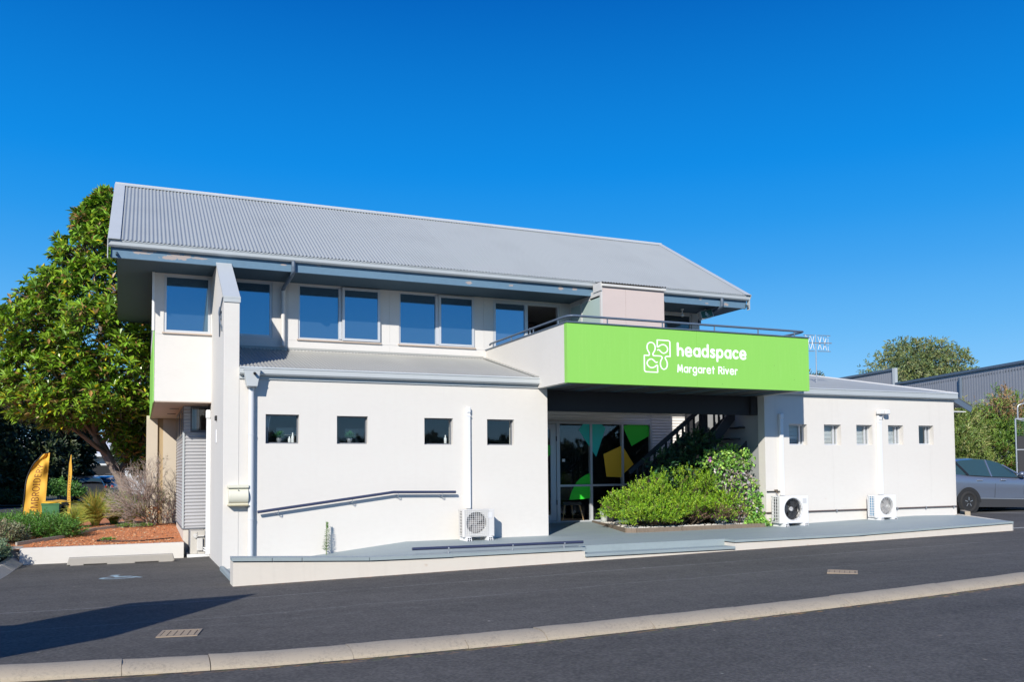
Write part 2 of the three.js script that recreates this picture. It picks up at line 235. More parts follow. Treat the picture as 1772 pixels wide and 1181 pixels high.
// ground floor wall at the left, with its tall fin
const lowWin = [[2.13, 2.74, 1.91, 2.455], [3.45, 4.05, 1.91, 2.445], [5.19, 5.79, 1.905, 2.435], [6.53, 7.13, 1.90, 2.43]];
add(B, 'front_wall', wallXY([[1.652, -.7], [7.9, -.7], [7.9, 3.14], [1.652, 3.14]], -.25, 0, lowWin), M.wall);
add(B, 'return_wall', bx(7.65, 7.898, -.3, 3.1, -3.1, -.252), M.wallOld);
const fin = (() => { const s = new THREE.Shape([[0, -.8], [0, 4.53], [1.85, 5.60], [3.1, 5.60], [3.1, -.8]].map(([z, y]) => new THREE.Vector2(z, y))); const g = new THREE.ExtrudeGeometry(s, { depth: .26, bevelEnabled: true, bevelSize: .006, bevelThickness: .006, bevelSegments: 2 }); g.rotateY(Math.PI / 2); g.translate(1.392, 0, .002); return g; })();
const finWall = add(B, 'fin_wall', fin, M.wall);
{ const a = Math.atan2(1.07, 1.85), L = Math.hypot(1.07, 1.85); const g = bx(-.15, .15, 0, .035, -L, 0); g.rotateX(a); g.translate(1.522, 4.545, .015); add(finWall, 'metal_capping', [g, bx(1.372, 1.672, 4.50, 4.605, .008, .028)], M.gutterPale); }
// window units of the ground floor: reveal, frame and pane
function unit(parent, x0, x1, y0, y1, z, fw, m, pane, name = 'window', depth = .05) {
  const f = add(parent, name, [bx(x0, x1, y1 - fw, y1, z, z + depth), bx(x0, x1, y0, y0 + fw, z, z + depth), bx(x0, x0 + fw, y0 + fw, y1 - fw, z, z + depth), bx(x1 - fw, x1, y0 + fw, y1 - fw, z, z + depth)], m);
  add(f, 'pane', bx(x0 + fw, x1 - fw, y0 + fw, y1 - fw, z + depth * .4, z + depth * .4 + .006), pane); return f;
}
lowWin.forEach(([a, b, c, d]) => unit(B, a + .002, b - .002, c + .002, d - .002, -.15, .022, M.aluDark, M.glass));
// rooms behind the panes
const room = (x0, x1, y0, y1, z0, z1, m, fm = M.floorDark) => [add(B, 'interior_wall', [bx(x0, x1, y0, y1, z0 - .05, z0), bx(x0 - .05, x0, y0, y1, z0, z1), bx(x1, x1 + .05, y0, y1, z0, z1), bx(x0, x1, y1, y1 + .05, z0, z1)], m), add(B, 'interior_floor', bx(x0, x1, y0 - .05, y0, z0, z1), fm)];
room(1.72, 7.58, .02, 2.95, -2.8, -.255, M.room);
add(B, 'interior_board', bx(2.40, 2.80, 2.09, 2.235, -.55, -.52), mat([.34, .37, .35], .8)); add(B, 'interior_board', bx(3.72, 4.12, 2.085, 2.225, -.55, -.52), mat([.34, .37, .35], .8));
// upper storey
const ZU = -2.94, upWin = [[.43, 1.36, 4.33, 5.56], [1.80, 2.64, 4.33, 5.56], [3.20, 5.05, 4.33, 5.56], [5.51, 7.37, 4.33, 5.56], [7.87, 9.68, 3.3, 5.54], [12.72, 13.66, 3.3, 5.54]];
const upWall = add(B, 'upper_wall', wallXY([[.25, 2.88], [13.9, 2.88], [13.9, 5.575], [.25, 5.575]], ZU - .2, ZU, upWin), M.board);
{ const js = []; for (const x of [1.395, 2.98, 5.28, 7.62]) js.push(bx(x - .004, x + .004, 2.9, 4.26, ZU, ZU + .006), bx(x - .004, x + .004, 4.36, 5.57, ZU, ZU + .006)); js.push(bx(.26, 7.66, 4.292, 4.300, ZU, ZU + .005)); add(upWall, 'joint_strip', js, M.whiteOld); }
add(B, 'corner_trim', bx(.20, .249, 4.35, 5.577, ZU - .05, ZU + .02), M.white);
add(B, 'bay_side_wall', [bx(.252, .45, 2.885, 5.57, -9.3, ZU - .205)], M.board);
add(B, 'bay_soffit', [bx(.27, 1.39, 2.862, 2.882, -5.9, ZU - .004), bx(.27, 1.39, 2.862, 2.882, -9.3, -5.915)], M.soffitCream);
for (const z of [-5.0, -6.9]) add(B, 'soffit_vent', bx(.62, .82, 2.852, 2.862, z, z + .11), M.black);
add(B, 'green_edge_strip', bx(.235, .251, 2.85, 4.35, -9.3, ZU + .012), M.green);
add(B, 'rear_wall', bx(.46, 13.9, -.3, 5.57, -9.5, -9.3), M.board);
add(B, 'end_wall', bx(13.7, 13.9, -.3, 5.57, -9.3, ZU - .205), M.board);
[[.43, 1.36], [1.80, 2.64]].forEach(([a, b]) => { unit(B, a + .003, b - .003, 4.334, 5.557, ZU - .07, .05, M.alu, M.mirror); });
for (const [a, b, c, proud] of [[3.20, 4.17, 5.05, 1], [5.51, 6.47, 7.37, 0]]) {
  const w = unit(B, a + .003, c - .06, 4.334, 5.557, ZU - .07, .035, M.alu, M.mirror);
  add(w, 'mullion', bx(b - .07, b, 4.37, 5.52, ZU - .07, ZU + .005), M.alu);
  unit(B, b + .002, c - .004, 4.337, 5.551, ZU - .012 + .03 * proud, .055, M.alu, M.mirror, 'window_sash', .045);
}
for (const [a, b] of [[.40, 1.39], [3.17, 5.08], [5.48, 7.40]]) add(B, 'window_sill', bx(a, b, 4.30, 4.328, ZU, ZU + .045), M.soffitCream);
{ // balcony door: fixed leaf with reflective glass, the other leaf slid open
  const f = add(B, 'sliding_door', [bx(7.875, 9.675, 5.47, 5.538, ZU - .1, ZU), bx(7.875, 7.94, 3.3, 5.47, ZU - .1, ZU), bx(9.62, 9.675, 3.3, 5.47, ZU - .1, ZU), bx(8.72, 8.80, 3.3, 5.47, ZU - .09, ZU - .01)], M.alu);
  add(f, 'pane', bx(7.94, 8.72, 3.34, 5.47, ZU - .06, ZU - .052), mat([.26, .36, .47], .05, { metalness: .85 }));
  add(f, 'door_leaf', [bx(8.62, 8.68, 3.3, 5.46, ZU - .12, ZU - .095), bx(8.84, 8.87, 4.3, 4.9, ZU - .03, ZU + .01)], M.white);
  room(7.7, 10.6, 3.2, 5.55, -6.2, ZU - .21, M.room);
  const pf = add(B, 'wall_picture', bx(9.35, 9.75, 4.55, 5.35, -4.6, -4.57), M.roomDark); add(pf, 'picture_print', bx(9.40, 9.70, 4.6, 5.3, -4.565, -4.56), mat([.18, .10, .09], .8, { map: T.bark }));
}
unit(B, 12.725, 13.655, 3.3, 5.535, ZU - .08, .05, M.whiteOld, mat([.10, .13, .15], .06, { metalness: .5 }));
// main roof: corrugated sheets, ridge, barge, gutter, fascia and soffit
const eZ = -1.66, eY = 5.885, rZ = -5.8, rY = 8.235, XL = -.44, XR = 14.48;
const roof = add(B, 'main_roof', [corrugated(V(XL, eY, eZ), V(XR, eY, eZ), V(XL, rY, rZ), V(XR, rY, rZ))], M.roof);
add(B, 'rear_roof', corrugated(V(XR, eY, 2 * rZ - eZ), V(XL, eY, 2 * rZ - eZ), V(XR, rY, rZ), V(XL, rY, rZ)), M.roof);
const sl = V(0, rY - eY, rZ - eZ), slN = V(0, -sl.z, sl.y).normalize();
const strip = (x0, x1, s0, s1, h0, h1) => { const p = (x, s, h) => V(x, eY, eZ).addScaledVector(sl, s).addScaledVector(slN, h); const q = [p(x0, s0, h0), p(x1, s0, h0), p(x1, s1, h0), p(x0, s1, h0), p(x0, s0, h1), p(x1, s0, h1), p(x1, s1, h1), p(x0, s1, h1)], g = new THREE.BufferGeometry(); g.setAttribute('position', new THREE.Float32BufferAttribute(q.flatMap((a) => [a.x, a.y, a.z]), 3)); g.setIndex([0, 2, 1, 0, 3, 2, 4, 5, 6, 4, 6, 7, 0, 1, 5, 0, 5, 4, 1, 2, 6, 1, 6, 5, 2, 3, 7, 2, 7, 6, 3, 0, 4, 3, 4, 7]); const n = g.toNonIndexed(); n.computeVertexNormals(); return n; };
add(roof, 'ridge_capping', [strip(-.6, 14.6, .965, 1.006, .014, .026), bx(-.6, 14.6, rY + .0, rY + .045, rZ - .05, rZ + .03, .015)], M.gutterPale);
add(roof, 'barge_capping', [strip(-.605, XL + .05, -.005, 1.0, .012, .024), strip(-.612, -.597, -.005, 1.0, -.16, .014)], M.gutterPale); add(roof, 'barge_capping', [strip(XR - .04, 14.605, -.005, 1.0, .012, .024), strip(14.597, 14.612, -.005, 1.0, -.16, .014)], M.gutterPale);
const gprof = (z, y, w, h) => [[z, y + h], [z + w, y + h], [z + w + .012, y + h - .012], [z + w + .012, y + h - .03], [z + w, y + h - .036], [z + w, y + .03], [z + w - .03, y], [z, y]];
add(B, 'main_gutter', runX(gprof(-1.785, 5.757, .10, .135), -.60, 14.585), M.gutter);
{ // timber fascia whose blue paint has come off in patches
  const r = rng(9), spots = []; for (let i = 0; i < 26; i++) { const near = i < 14; spots.push([near ? .02 + r() * .10 : r(), .2 + r() * .6, .003 + r() * (near ? .010 : .003), .05 + r() * .2]); }
  const t = ctex(2048, 64, 1, 1, (u, v) => { let k = 0; for (const [x, y, w, h] of spots) { const d = Math.hypot((u - x) / w, (v - y) / h) + .9 * fbm(u * 400, v * 9, x * 50, 3); if (d < .8) k = 1; } const a = 1 + .12 * fbm(u * 150, v * 4, 2); return k ? [.31 + .04 * a, .30, .28] : [.11 * a, .20 * a, .29 * a]; });
  const g = bx(-.56, 14.56, 5.56, 5.80, -1.86, -1.788), p = g.attributes.position, uv = g.attributes.uv; for (let i = 0; i < p.count; i++) uv.setXY(i, (p.getX(i) + .56) / 15.12, (p.getY(i) - 5.56) / .24); g.userData.keepUV = true;
  add(B, 'fascia_board', g, new THREE.MeshStandardMaterial({ map: t, roughness: .7 }));
}
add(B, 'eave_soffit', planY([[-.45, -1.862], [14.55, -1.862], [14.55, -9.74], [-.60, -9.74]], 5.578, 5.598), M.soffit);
for (const gx of [-.47, 14.52]) add(B, 'gable_infill', (() => { const s = new THREE.Shape([[-eZ, 5.6], [-rZ, rY - .03], [-(2 * rZ - eZ), 5.6]].map((p) => new THREE.Vector2(...p))); const g = new THREE.ExtrudeGeometry(s, { depth: .03, bevelEnabled: false }); g.rotateY(Math.PI / 2); g.translate(gx, 0, 0); return g; })(), M.soffit);
for (const x of [-.618, 14.587]) add(B, 'gutter_end', bx(x, x + .014, 5.52, 5.90, -1.80, -1.69), M.gutterPale);
for (const [x, x2] of [[2.90, 2.86], [13.74, 13.84]]) { // downpipe offsets tucked under the eave
  add(B, 'downpipe', [tube([V(x, 5.77, -1.73), V(x, 5.62, -1.73), V(x, 5.53, -1.80), V(mix(x, x2, .5), 5.47, -2.3), V(x2, 5.42, -2.80), V(x2, 5.3, -2.86)], .043, 10, 30), ], M.steelBlue);
}
add(B, 'wall_pipe', cyl(V(2.86, 5.40, -2.86), V(2.86, 4.14, -2.86), .046, .046, 14), M.board);
// low roof over the ground floor wall
add(B, 'lower_roof', corrugated(V(1.665, 3.315, .10), V(7.66, 3.315, .10), V(1.665, 4.07, ZU), V(7.66, 4.07, ZU)), M.roofOld);
add(B, 'lower_gutter', [runX(gprof(.004, 3.165, .13, .15), 1.656, 7.70), bx(1.656, 7.70, 3.10, 3.163, .002, .03)], M.gutterPale);
add(B, 'roof_flashing', [bar(V(7.62, 3.335, .1), V(7.62, 4.09, ZU + .05), .09, .02), bx(1.66, 7.6, 4.085, 4.13, ZU + .002, ZU + .012)], M.roofOld);
{ // rain head and its downpipe
  const s = new THREE.Shape([[-.14, 0], [.14, 0], [.085, -.30], [-.085, -.30]].map((p) => new THREE.Vector2(...p))), g = new THREE.ExtrudeGeometry(s, { depth: .20, bevelEnabled: true, bevelSize: .008, bevelThickness: .008, bevelSegments: 1 }); g.translate(1.865, 3.25, .035);
  const h = add(B, 'rain_head', [g, bx(1.715, 2.015, 3.235, 3.262, .02, .25)], M.gutterPale); add(h, 'overflow_spout', cyl(V(1.90, 3.19, .2), V(1.90, 3.165, .33), .026, .026, 10), M.black);
  add(B, 'downpipe', [cyl(V(1.865, 2.96, .075), V(1.865, -.3, .075), .05, .05, 18), cyl(V(1.865, 2.06, .075), V(1.865, 2.09, .075), .056, .056, 18), cyl(V(1.865, .52, .075), V(1.865, .55, .075), .056, .056, 18)], M.pvc);
}
// balcony
const bal = add(B, 'balcony_wall', bx(7.67, 7.79, 3.10, 4.275, ZU, 1.28), M.wall); add(B, 'balcony_wall', bx(13.58, 13.70, 3.10, 4.275, ZU, 1.28), M.wall);
add(bal, 'floor_slab', planY([[7.79, ZU], [11.75, ZU], [11.75, -.85], [13.58, -.85], [13.58, 1.28], [7.79, 1.28]], 3.13, 3.24), M.darkBlue);   // open over the stair
add(B, 'parapet_coping', [bx(7.65, 13.72, 4.277, 4.30, 1.265, 1.435), bx(7.65, 7.81, 4.277, 4.30, ZU + .01, 1.264), bx(13.56, 13.72, 4.277, 4.30, ZU + .01, 1.264)], M.steelBlue);
{ // green sign panels with the printed name
  const X0 = 7.667, X1 = 13.703, Y0 = 3.092, Y1 = 4.276, W = 2048, H = 404, cv = document.createElement('canvas'); cv.width = W; cv.height = H; const c = cv.getContext('2d'), k = W / (X1 - X0);
  c.fillStyle = 'rgb(138,202,88)'; c.fillRect(0, 0, W, H); const r = rng(3); for (let i = 0; i < 260; i++) { c.fillStyle = r() < .5 ? 'rgba(170,230,120,.05)' : 'rgba(120,200,80,.05)'; c.fillRect(r() * W, r() * H * .6, 2 + r() * 10, 40 + r() * 240); }
  for (const [x, y] of [[.93, .80], [.37, .71], [.61, .93], [.84, .55]]) { c.fillStyle = 'rgba(60,90,40,.8)'; c.beginPath(); c.arc(x * W, y * H, 2.2, 0, 7); c.fill(); }
  c.strokeStyle = c.fillStyle = '#fdfdfd'; c.lineCap = c.lineJoin = 'round';
  const P = (s) => { const p = new Path2D(s); c.stroke(p); };
  // two figures that fit like puzzle pieces; drawn in a 100 x 130 box
  c.save(); c.translate(592, 88); c.scale(2.22, 1.78); c.lineWidth = 4.6;
  P('M2 62 Q2 60 4 60 L18 60 Q23 57 19 47 C8 33 11 8 27 8 C43 8 47 33 36 47 Q31 57 36 60 L62 60 Q70 63 66 71 C55 88 62 112 73 112 C86 112 91 88 80 71 Q76 63 84 60 L97 60 L97 6 Q97 -3 88 -3 L50 -3 L50 24 Q54 26 58 20 Q70 10 80 17 Q92 27 86 40 Q78 50 70 48 Q64 45 59 38 Q55 34 51 37');
  P('M2 62 L2 116 Q2 125 11 125 L50 125 L50 98 Q46 96 42 102 Q30 112 20 105 Q8 95 14 82 Q22 72 30 74 Q36 77 41 84 Q45 88 49 85'); c.restore();
  // rounded lettering, each letter a few strokes; x height 1
  const L = { h: ['M0 -1.45 L0 0', 'M0 -.45 C0 -.9 .72 -1.05 .72 -.42 L.72 0', .72], e: ['M.02 -.46 L.82 -.46 C.82 -1.12 0 -1.12 0 -.46 C0 .1 .55 .12 .80 -.10', .82], a: ['M.8 -.46 C.8 -1.08 0 -1.08 0 -.46 C0 .14 .8 .14 .8 -.46', 'M.8 -.92 L.8 0', .8], d: ['M.8 -.46 C.8 -1.08 0 -1.08 0 -.46 C0 .14 .8 .14 .8 -.46', 'M.8 -1.45 L.8 0', .8], s: ['M.52 -.82 C.36 -.98 .06 -.93 .08 -.70 C.1 -.5 .56 -.46 .56 -.22 C.56 .06 .16 .06 .02 -.12', .56], p: ['M0 -.46 C0 -1.08 .8 -1.08 .8 -.46 C.8 .14 0 .14 0 -.46', 'M0 -.9 L0 .48', .8], c: ['M.66 -.80 C.4 -1.06 0 -.9 0 -.46 C0 -.02 .4 .14 .66 -.12', .64],
    M: ['M0 0 L.12 -1.3 L.52 -.25 L.92 -1.3 L1.04 0', 1.04], r: ['M0 -.9 L0 0', 'M0 -.5 C.06 -.88 .3 -.94 .44 -.86', .42], g: ['M.8 -.46 C.8 -1.08 0 -1.08 0 -.46 C0 .14 .8 .14 .8 -.46', 'M.8 -.92 L.8 .12 C.8 .56 .2 .56 .06 .34', .8], t: ['M.22 -1.25 L.22 0', 'M0 -.88 L.46 -.88', .44], R: ['M0 0 L0 -1.25 L.38 -1.25 C.9 -1.25 .9 -.58 .38 -.58 L.1 -.58', 'M.42 -.58 L.82 0', .82], i: ['M0 -.9 L0 0', 'M0 -1.3 L0 -1.29', 0], v: ['M0 -.9 L.34 -.04 L.68 -.9', .68], ' ': [.25] };
  const write = (s, x, y, size, lw, gap, width) => { let tot = 0; for (const ch of s) tot += L[ch][L[ch].length - 1] + gap; const sx = width / (tot - gap); for (const ch of s) { const l = L[ch]; for (const st of l.slice(0, -1)) { c.save(); c.translate(x, y); const p = new Path2D(); p.addPath(new Path2D(st), new DOMMatrix([sx, 0, 0, size, 0, 0])); c.lineWidth = lw; c.stroke(p); c.restore(); } x += (l[l.length - 1] + gap) * sx; } };
  write('headspace', 872, 182, 57, 17, .44, 586); write('Margaret River', 870, 301, 38, 9.8, .42, 510);
  const t = new THREE.CanvasTexture(cv); t.colorSpace = THREE.SRGBColorSpace; t.magFilter = THREE.LinearFilter; t.minFilter = THREE.LinearMipmapLinearFilter; t.generateMipmaps = true;
  const m = new THREE.MeshStandardMaterial({ map: t, roughness: .5, side: THREE.DoubleSide }), seam = 10.71;
  const sign = (a, b) => { const g = bx(a, b, Y0, Y1, 1.284, 1.41), p = g.attributes.position, n = g.attributes.normal, uv = g.attributes.uv; for (let i = 0; i < p.count; i++) if (Math.abs(n.getZ(i)) > .5) uv.setXY(i, (p.getX(i) - X0) / (X1 - X0), (p.getY(i) - Y0) / (Y1 - Y0)); else uv.setXY(i, .01, .5); g.userData.keepUV = true; add(B, 'sign_panel', g, m); };
  sign(X0, seam - .002); sign(seam + .002, X1);
}
{ // soffit boards under the balcony, dark, with open joints; and the beam over the entry
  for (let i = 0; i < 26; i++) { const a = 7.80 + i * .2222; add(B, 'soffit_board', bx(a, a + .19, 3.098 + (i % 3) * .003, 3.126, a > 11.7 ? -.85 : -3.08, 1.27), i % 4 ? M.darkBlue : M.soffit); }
  add(B, 'entry_beam', [bx(7.902, 13.598, 2.655, 3.094, -.46, -.33), bx(13.42, 13.76, 2.66, 3.097, -.45, -.246)], M.dark);
}
{ // parapet rail on short posts
  const R = thing('balcony_rail', 'slim blue grey tube rail along the top of the green balcony', 'railing', [7.75, 4.302, 1.35]), y = 4.425;
  add(R, 'top_rail', [tube([V(7.73, y - .02, ZU + .12), V(7.73, y, ZU + .25), V(7.73, y, -1), V(7.73, y, 1.15), V(7.80, y, 1.35), V(7.95, y, 1.365), V(10, y, 1.365), V(13.3, y, 1.365), V(13.60, y, 1.35), V(13.64, y, 1.15), V(13.64, y, .4)], .024, 8, 160, .2)], M.steelBlue);
  for (const [x, z] of [[7.73, -2.6], [7.73, -1.5], [7.73, -.3], [7.73, .9], [8.6, 1.365], [9.9, 1.365], [11.2, 1.365], [12.35, 1.365], [13.35, 1.365]]) add(R, 'post', cyl(V(x, 4.30, z), V(x, y, z), .014, .014, 8), M.steelBlue);
}
{ // pale enclosure on the balcony
  const e = add(B, 'balcony_enclosure', [bx(9.99, 10.62, 3.3, 5.735, -1.34, -1.30), bx(10.626, 11.70, 3.3, 5.735, -1.34, -1.30), bx(11.66, 11.70, 3.3, 5.735, ZU + .01, -1.345)], M.pink);
  add(e, 'corner_post', [bx(9.95, 9.988, 3.3, 5.73, -1.36, -1.295), bx(9.95, 9.985, 3.3, 5.57, -2.33, -2.27), bx(9.95, 9.985, 3.3, 5.57, -2.93, -2.87), bx(9.95, 9.985, 5.46, 5.575, -2.87, -1.86), bx(9.95, 9.985, 5.50, 5.64, -1.85, -1.36)], M.whiteOld);
  add(e, 'pane', [bx(9.962, 9.970, 3.3, 5.46, -2.27, -1.36), bx(9.962, 9.970, 3.3, 5.46, -2.87, -2.33)], mat([.42, .53, .50], .15));
  add(e, 'roof_edge', [bx(9.93, 9.96, 5.60, 5.80, -1.645, -1.27), bx(9.96, 11.74, 5.70, 5.765, -1.29, -1.245, .015), bx(9.96, 11.72, 5.738, 5.752, -1.63, -1.29)], M.whiteOld);
  add(e, 'roof_sheet', corrugated(V(9.95, 5.800, -1.235), V(11.76, 5.800, -1.235), V(9.95, 5.86, -1.64), V(11.76, 5.86, -1.64)), M.roofOld);
}
// right hand block
const rWin = [[14.33, 14.88, 1.93, 2.435], [15.41, 15.95, 1.935, 2.44], [16.45, 16.98, 1.94, 2.445], [17.51, 18.03, 1.955, 2.45], [18.57, 19.10, 1.96, 2.455]];
const rb = add(B, 'side_block_wall', wallXY([[13.60, -.3], [19.86, -.3], [19.86, 3.15], [13.60, 3.15]], -.24, 0, rWin), M.wallOld);
add(B, 'side_block_end', [bx(19.62, 19.858, -.3, 3.15, -6.2, -.242), bx(13.45, 19.6, -.3, 3.15, -6.4, -6.2)], M.wallOld);
rWin.forEach(([a, b, c, d], i) => {
  const w = unit(B, a + .002, b - .002, c + .002, d - .002, -.19, .03, M.alu, M.glass);
  add(w, 'side_jamb', bx(b - .13, b - .085, c + .032, d - .032, -.188, -.15), M.alu);
  if (i < 4) { const s = []; for (let k = 0; k < 13; k++) { const g = bx(a + .04, b - .1, -.0012, .0012, -.016, .016); g.rotateX(.75); g.translate(0, c + .05 + k * (d - c - .08) / 13, -.225); s.push(g); } add(w, 'blind_slat', s, M.white, 'stuff'); }
});
room(13.70, 19.55, .05, 2.95, -3.4, -.245, M.room);
add(B, 'side_roof', corrugated(V(14.85, 3.30, .10), V(19.86, 3.30, .10), V(14.85, 4.36, -5.45), V(19.86, 4.36, -5.45)), M.roof);
add(B, 'side_barge', bar(V(19.89, 3.325, .10), V(19.89, 4.385, -5.45), .05, .035), M.white);
add(B, 'side_gutter', [runX(gprof(.003, 3.15, .12, .17), 13.64, 19.885), bx(13.62, 19.87, 3.11, 3.148, .002, .02)], M.gutter);
add(B, 'rear_wing', bx(19.86, 21.25, -.3, 3.3, -6.2, -1.5), M.wallOld);
{ // awning on the far end of the block
  const g = [bar(V(21.26, 3.46, -1.4), V(22.25, 3.03, -1.4), .04, .16)]; const a = add(B, 'end_awning', g, M.steelBlue);
  add(a, 'awning_sheet', corrugated(V(21.25, 3.57, -1.36), V(21.25, 3.57, -4.65), V(22.3, 3.12, -1.36), V(22.3, 3.12, -4.65)), M.gutterPale); add(a, 'awning_soffit', bx(21.25, 22.1, 2.96, 2.985, -4.55, -1.45), M.white);
}
// entry recess: corrugated wall, glazed shopfront
const ZS = -3.1;
add(B, 'ribbed_screen', corrugated(V(12.75, .02, -.85), V(12.75, 1.75, -.85), V(13.6, .02, -.85), V(13.6, 1.75, -.85), .0762, .01), M.corrDull);
add(B, 'ribbed_wall', [corrugated(V(7.9, 2.60, ZS), V(7.9, 3.09, ZS), V(12.42, 2.60, ZS), V(12.42, 3.09, ZS), .0762, .01), corrugated(V(12.42, .02, ZS), V(12.42, 3.09, ZS), V(16.6, .02, ZS), V(16.6, 3.09, ZS), .0762, .01)], M.corrDull);
add(B, 'stair_side_wall', corrugated(V(16.55, 0, -.3), V(16.55, 3.09, -.3), V(16.55, 0, ZS), V(16.55, 3.09, ZS), .0762, .01), M.corrDull);
{ const sf = add(B, 'shopfront_frame', [bx(7.92, 12.42, 2.54, 2.60, ZS - .05, ZS + .05), bx(9.61, 9.70, .09, 2.54, ZS - .05, ZS + .05), bx(10.565, 10.625, .09, 2.54, ZS - .05, ZS + .05), bx(11.495, 11.55, .09, 2.54, ZS - .05, ZS + .05), bx(12.36, 12.42, .09, 2.54, ZS - .05, ZS + .05), bx(9.70, 10.565, .95, 1.0, ZS - .045, ZS + .045), bx(10.625, 11.495, .95, 1.0, ZS - .045, ZS + .045), bx(11.55, 12.36, .95, 1.0, ZS - .045, ZS + .045), bx(7.92, 12.42, .03, .09, ZS - .05, ZS + .05), bx(7.92, 8.0, .09, 2.54, ZS - .05, ZS + .05)], M.alu);
  for (const [a, b, c, d] of [[9.70, 10.565, .09, .95], [9.70, 10.565, 1.0, 2.54], [10.625, 11.495, .09, .95], [10.625, 11.495, 1.0, 2.54], [11.55, 12.36, .09, .95], [11.55, 12.36, 1.0, 2.54]]) add(sf, 'pane', bx(a, b, c, d, ZS - .004, ZS + .004), M.glass);
  const d = add(B, 'entry_door', [bx(8.6, 9.60, 2.40, 2.53, ZS - .03, ZS + .03), bx(8.6, 9.60, .1, .25, ZS - .03, ZS + .03), bx(9.45, 9.60, .25, 2.40, ZS - .03, ZS + .03), bx(8.6, 8.72, .25, 2.40, ZS - .03, ZS + .03)], M.alu); add(d, 'pane', bx(8.72, 9.45, .25, 2.40, ZS - .004, ZS + .004), M.glass); add(d, 'hinge', [bx(9.602, 9.612, .5, .62, ZS + .02, ZS + .06), bx(9.602, 9.612, 2.1, 2.22, ZS + .02, ZS + .06)], M.black);
  add(sf, 'side_pane', bx(8.0, 8.595, .09, 2.54, ZS - .004, ZS + .004), M.glass);
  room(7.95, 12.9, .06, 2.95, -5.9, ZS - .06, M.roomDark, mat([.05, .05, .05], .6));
  // vinyl shapes stuck on the glass
  const vin = (name, m, pts, z = ZS + .006) => add(sf, name, wallXY(pts, z, z + .002), m), teal = mat([.04, .60, .54], .5), lime = mat([.04, .68, .04], .5), gold = mat([.92, .52, .03], .5);
  vin('teal_decal', teal, [[10.39, 2.54], [10.565, 2.54], [10.565, 1.965], [10.26, 2.39]]); vin('teal_decal', teal, [[10.625, 2.54], [10.92, 2.54], [11.04, 2.45], [10.755, 1.70], [10.625, 1.885]]);
  vin('yellow_decal', gold, [[10.97, 1.77], [11.495, 1.985], [11.495, 1.17], [11.05, 1.19]]); vin('yellow_decal', gold, [[11.55, 1.97], [11.86, 1.51], [11.55, 1.25]]);
  vin('green_decal', lime, [[11.552, 2.50], [11.72, 2.54], [12.30, 2.54], [12.35, 2.48], [12.34, 2.25], [11.81, 1.98]]);
  vin('green_decal', lime, [[10.563, 1.28], [10.42, 1.23], [10.28, 1.15], [10.17, 1.05], [10.145, 1.002], [10.563, 1.002]]); vin('green_decal', lime, [[10.563, .948], [10.11, .948], [10.02, .78], [9.97, .62], [10.2, .622], [10.563, .645]]); vin('green_decal', lime, [[9.2, 2.0], [9.448, 2.0], [9.448, 1.76], [9.3, 1.64]]);
  add(sf, 'notice', bx(9.78, 9.86, 1.58, 1.65, ZS + .006, ZS + .008), M.white);
}
// ribbed box under the bay at the left end, and the far blade wall
{ const z = -4.0, a = .886, y0 = .16; const w = add(B, 'ribbed_box', [corrugated(V(a, y0, z), V(a, 2.18, z), V(1.40, y0, z), V(1.40, 2.18, z), .0762, .011), corrugated(V(a, y0, -7.9), V(a, 2.18, -7.9), V(a, y0, z), V(a, 2.18, z), .0762, .011)], M.corrWall);
  add(w, 'corner_trim', bx(a - .02, a + .02, y0, 2.3, z - .02, z + .022), M.gutterPale); add(w, 'drip_edge', [bx(a - .02, 1.40, y0 - .03, y0, z - .01, z + .02), bx(a - .02, a + .005, y0 - .03, y0, -7.9, z - .01)], M.aluDark);
  add(B, 'box_plinth', bx(a + .01, 1.40, -.6, y0 - .03, -7.9, z - .002), M.plinth);
  add(B, 'ribbed_panel', [corrugated(V(a, 2.18, z - .01), V(a, 2.86, z - .01), V(a + .14, 2.18, z - .01), V(a + .14, 2.86, z - .01), .0762, .011), corrugated(V(a + .14, 2.18, z - .01), V(a + .14, 2.28, z - .01), V(1.40, 2.18, z - .01), V(1.40, 2.28, z - .01), .0762, .011)], M.corrWall);
  const hw = unit(B, a + .14, 1.42, 2.29, 2.855, z - .05, .035, M.aluDark, M.glass, 'high_window'); add(hw, 'striped_blind', [0, 1, 2, 3, 4].map((i) => bx(a + .18 + i * .03, a + .194 + i * .03, 2.36, 2.83, z - .075, z - .07)), M.white);
  const sw = add(B, 'side_window', [bx(a - .01, a + .03, 2.18, 2.24, -7.8, z - .05), bx(a - .01, a + .03, 2.80, 2.86, -7.8, z - .05), bx(a - .01, a + .03, 2.24, 2.80, -5.0, -4.9), bx(a - .01, a + .03, 2.24, 2.80, -6.3, -6.2), bx(a - .01, a + .03, 2.24, 2.80, z - .15, z - .05)], M.aluDark); add(sw, 'pane', bx(a, a + .006, 2.24, 2.80, -7.8, z - .06), mat([.05, .06, .06], .08));
  room(a + .06, 1.42, 2.2, 2.85, -7.4, z - .1, M.room);
  add(B, 'blade_wall', [bx(.16, .44, -.3, 2.93, -9.25, -9.0), bx(.58, .92, -.3, 2.86, -9.25, -9.0)], M.cream); add(B, 'blade_recess', bx(.44, .58, -.3, 2.86, -9.24, -9.06), M.tan);
}
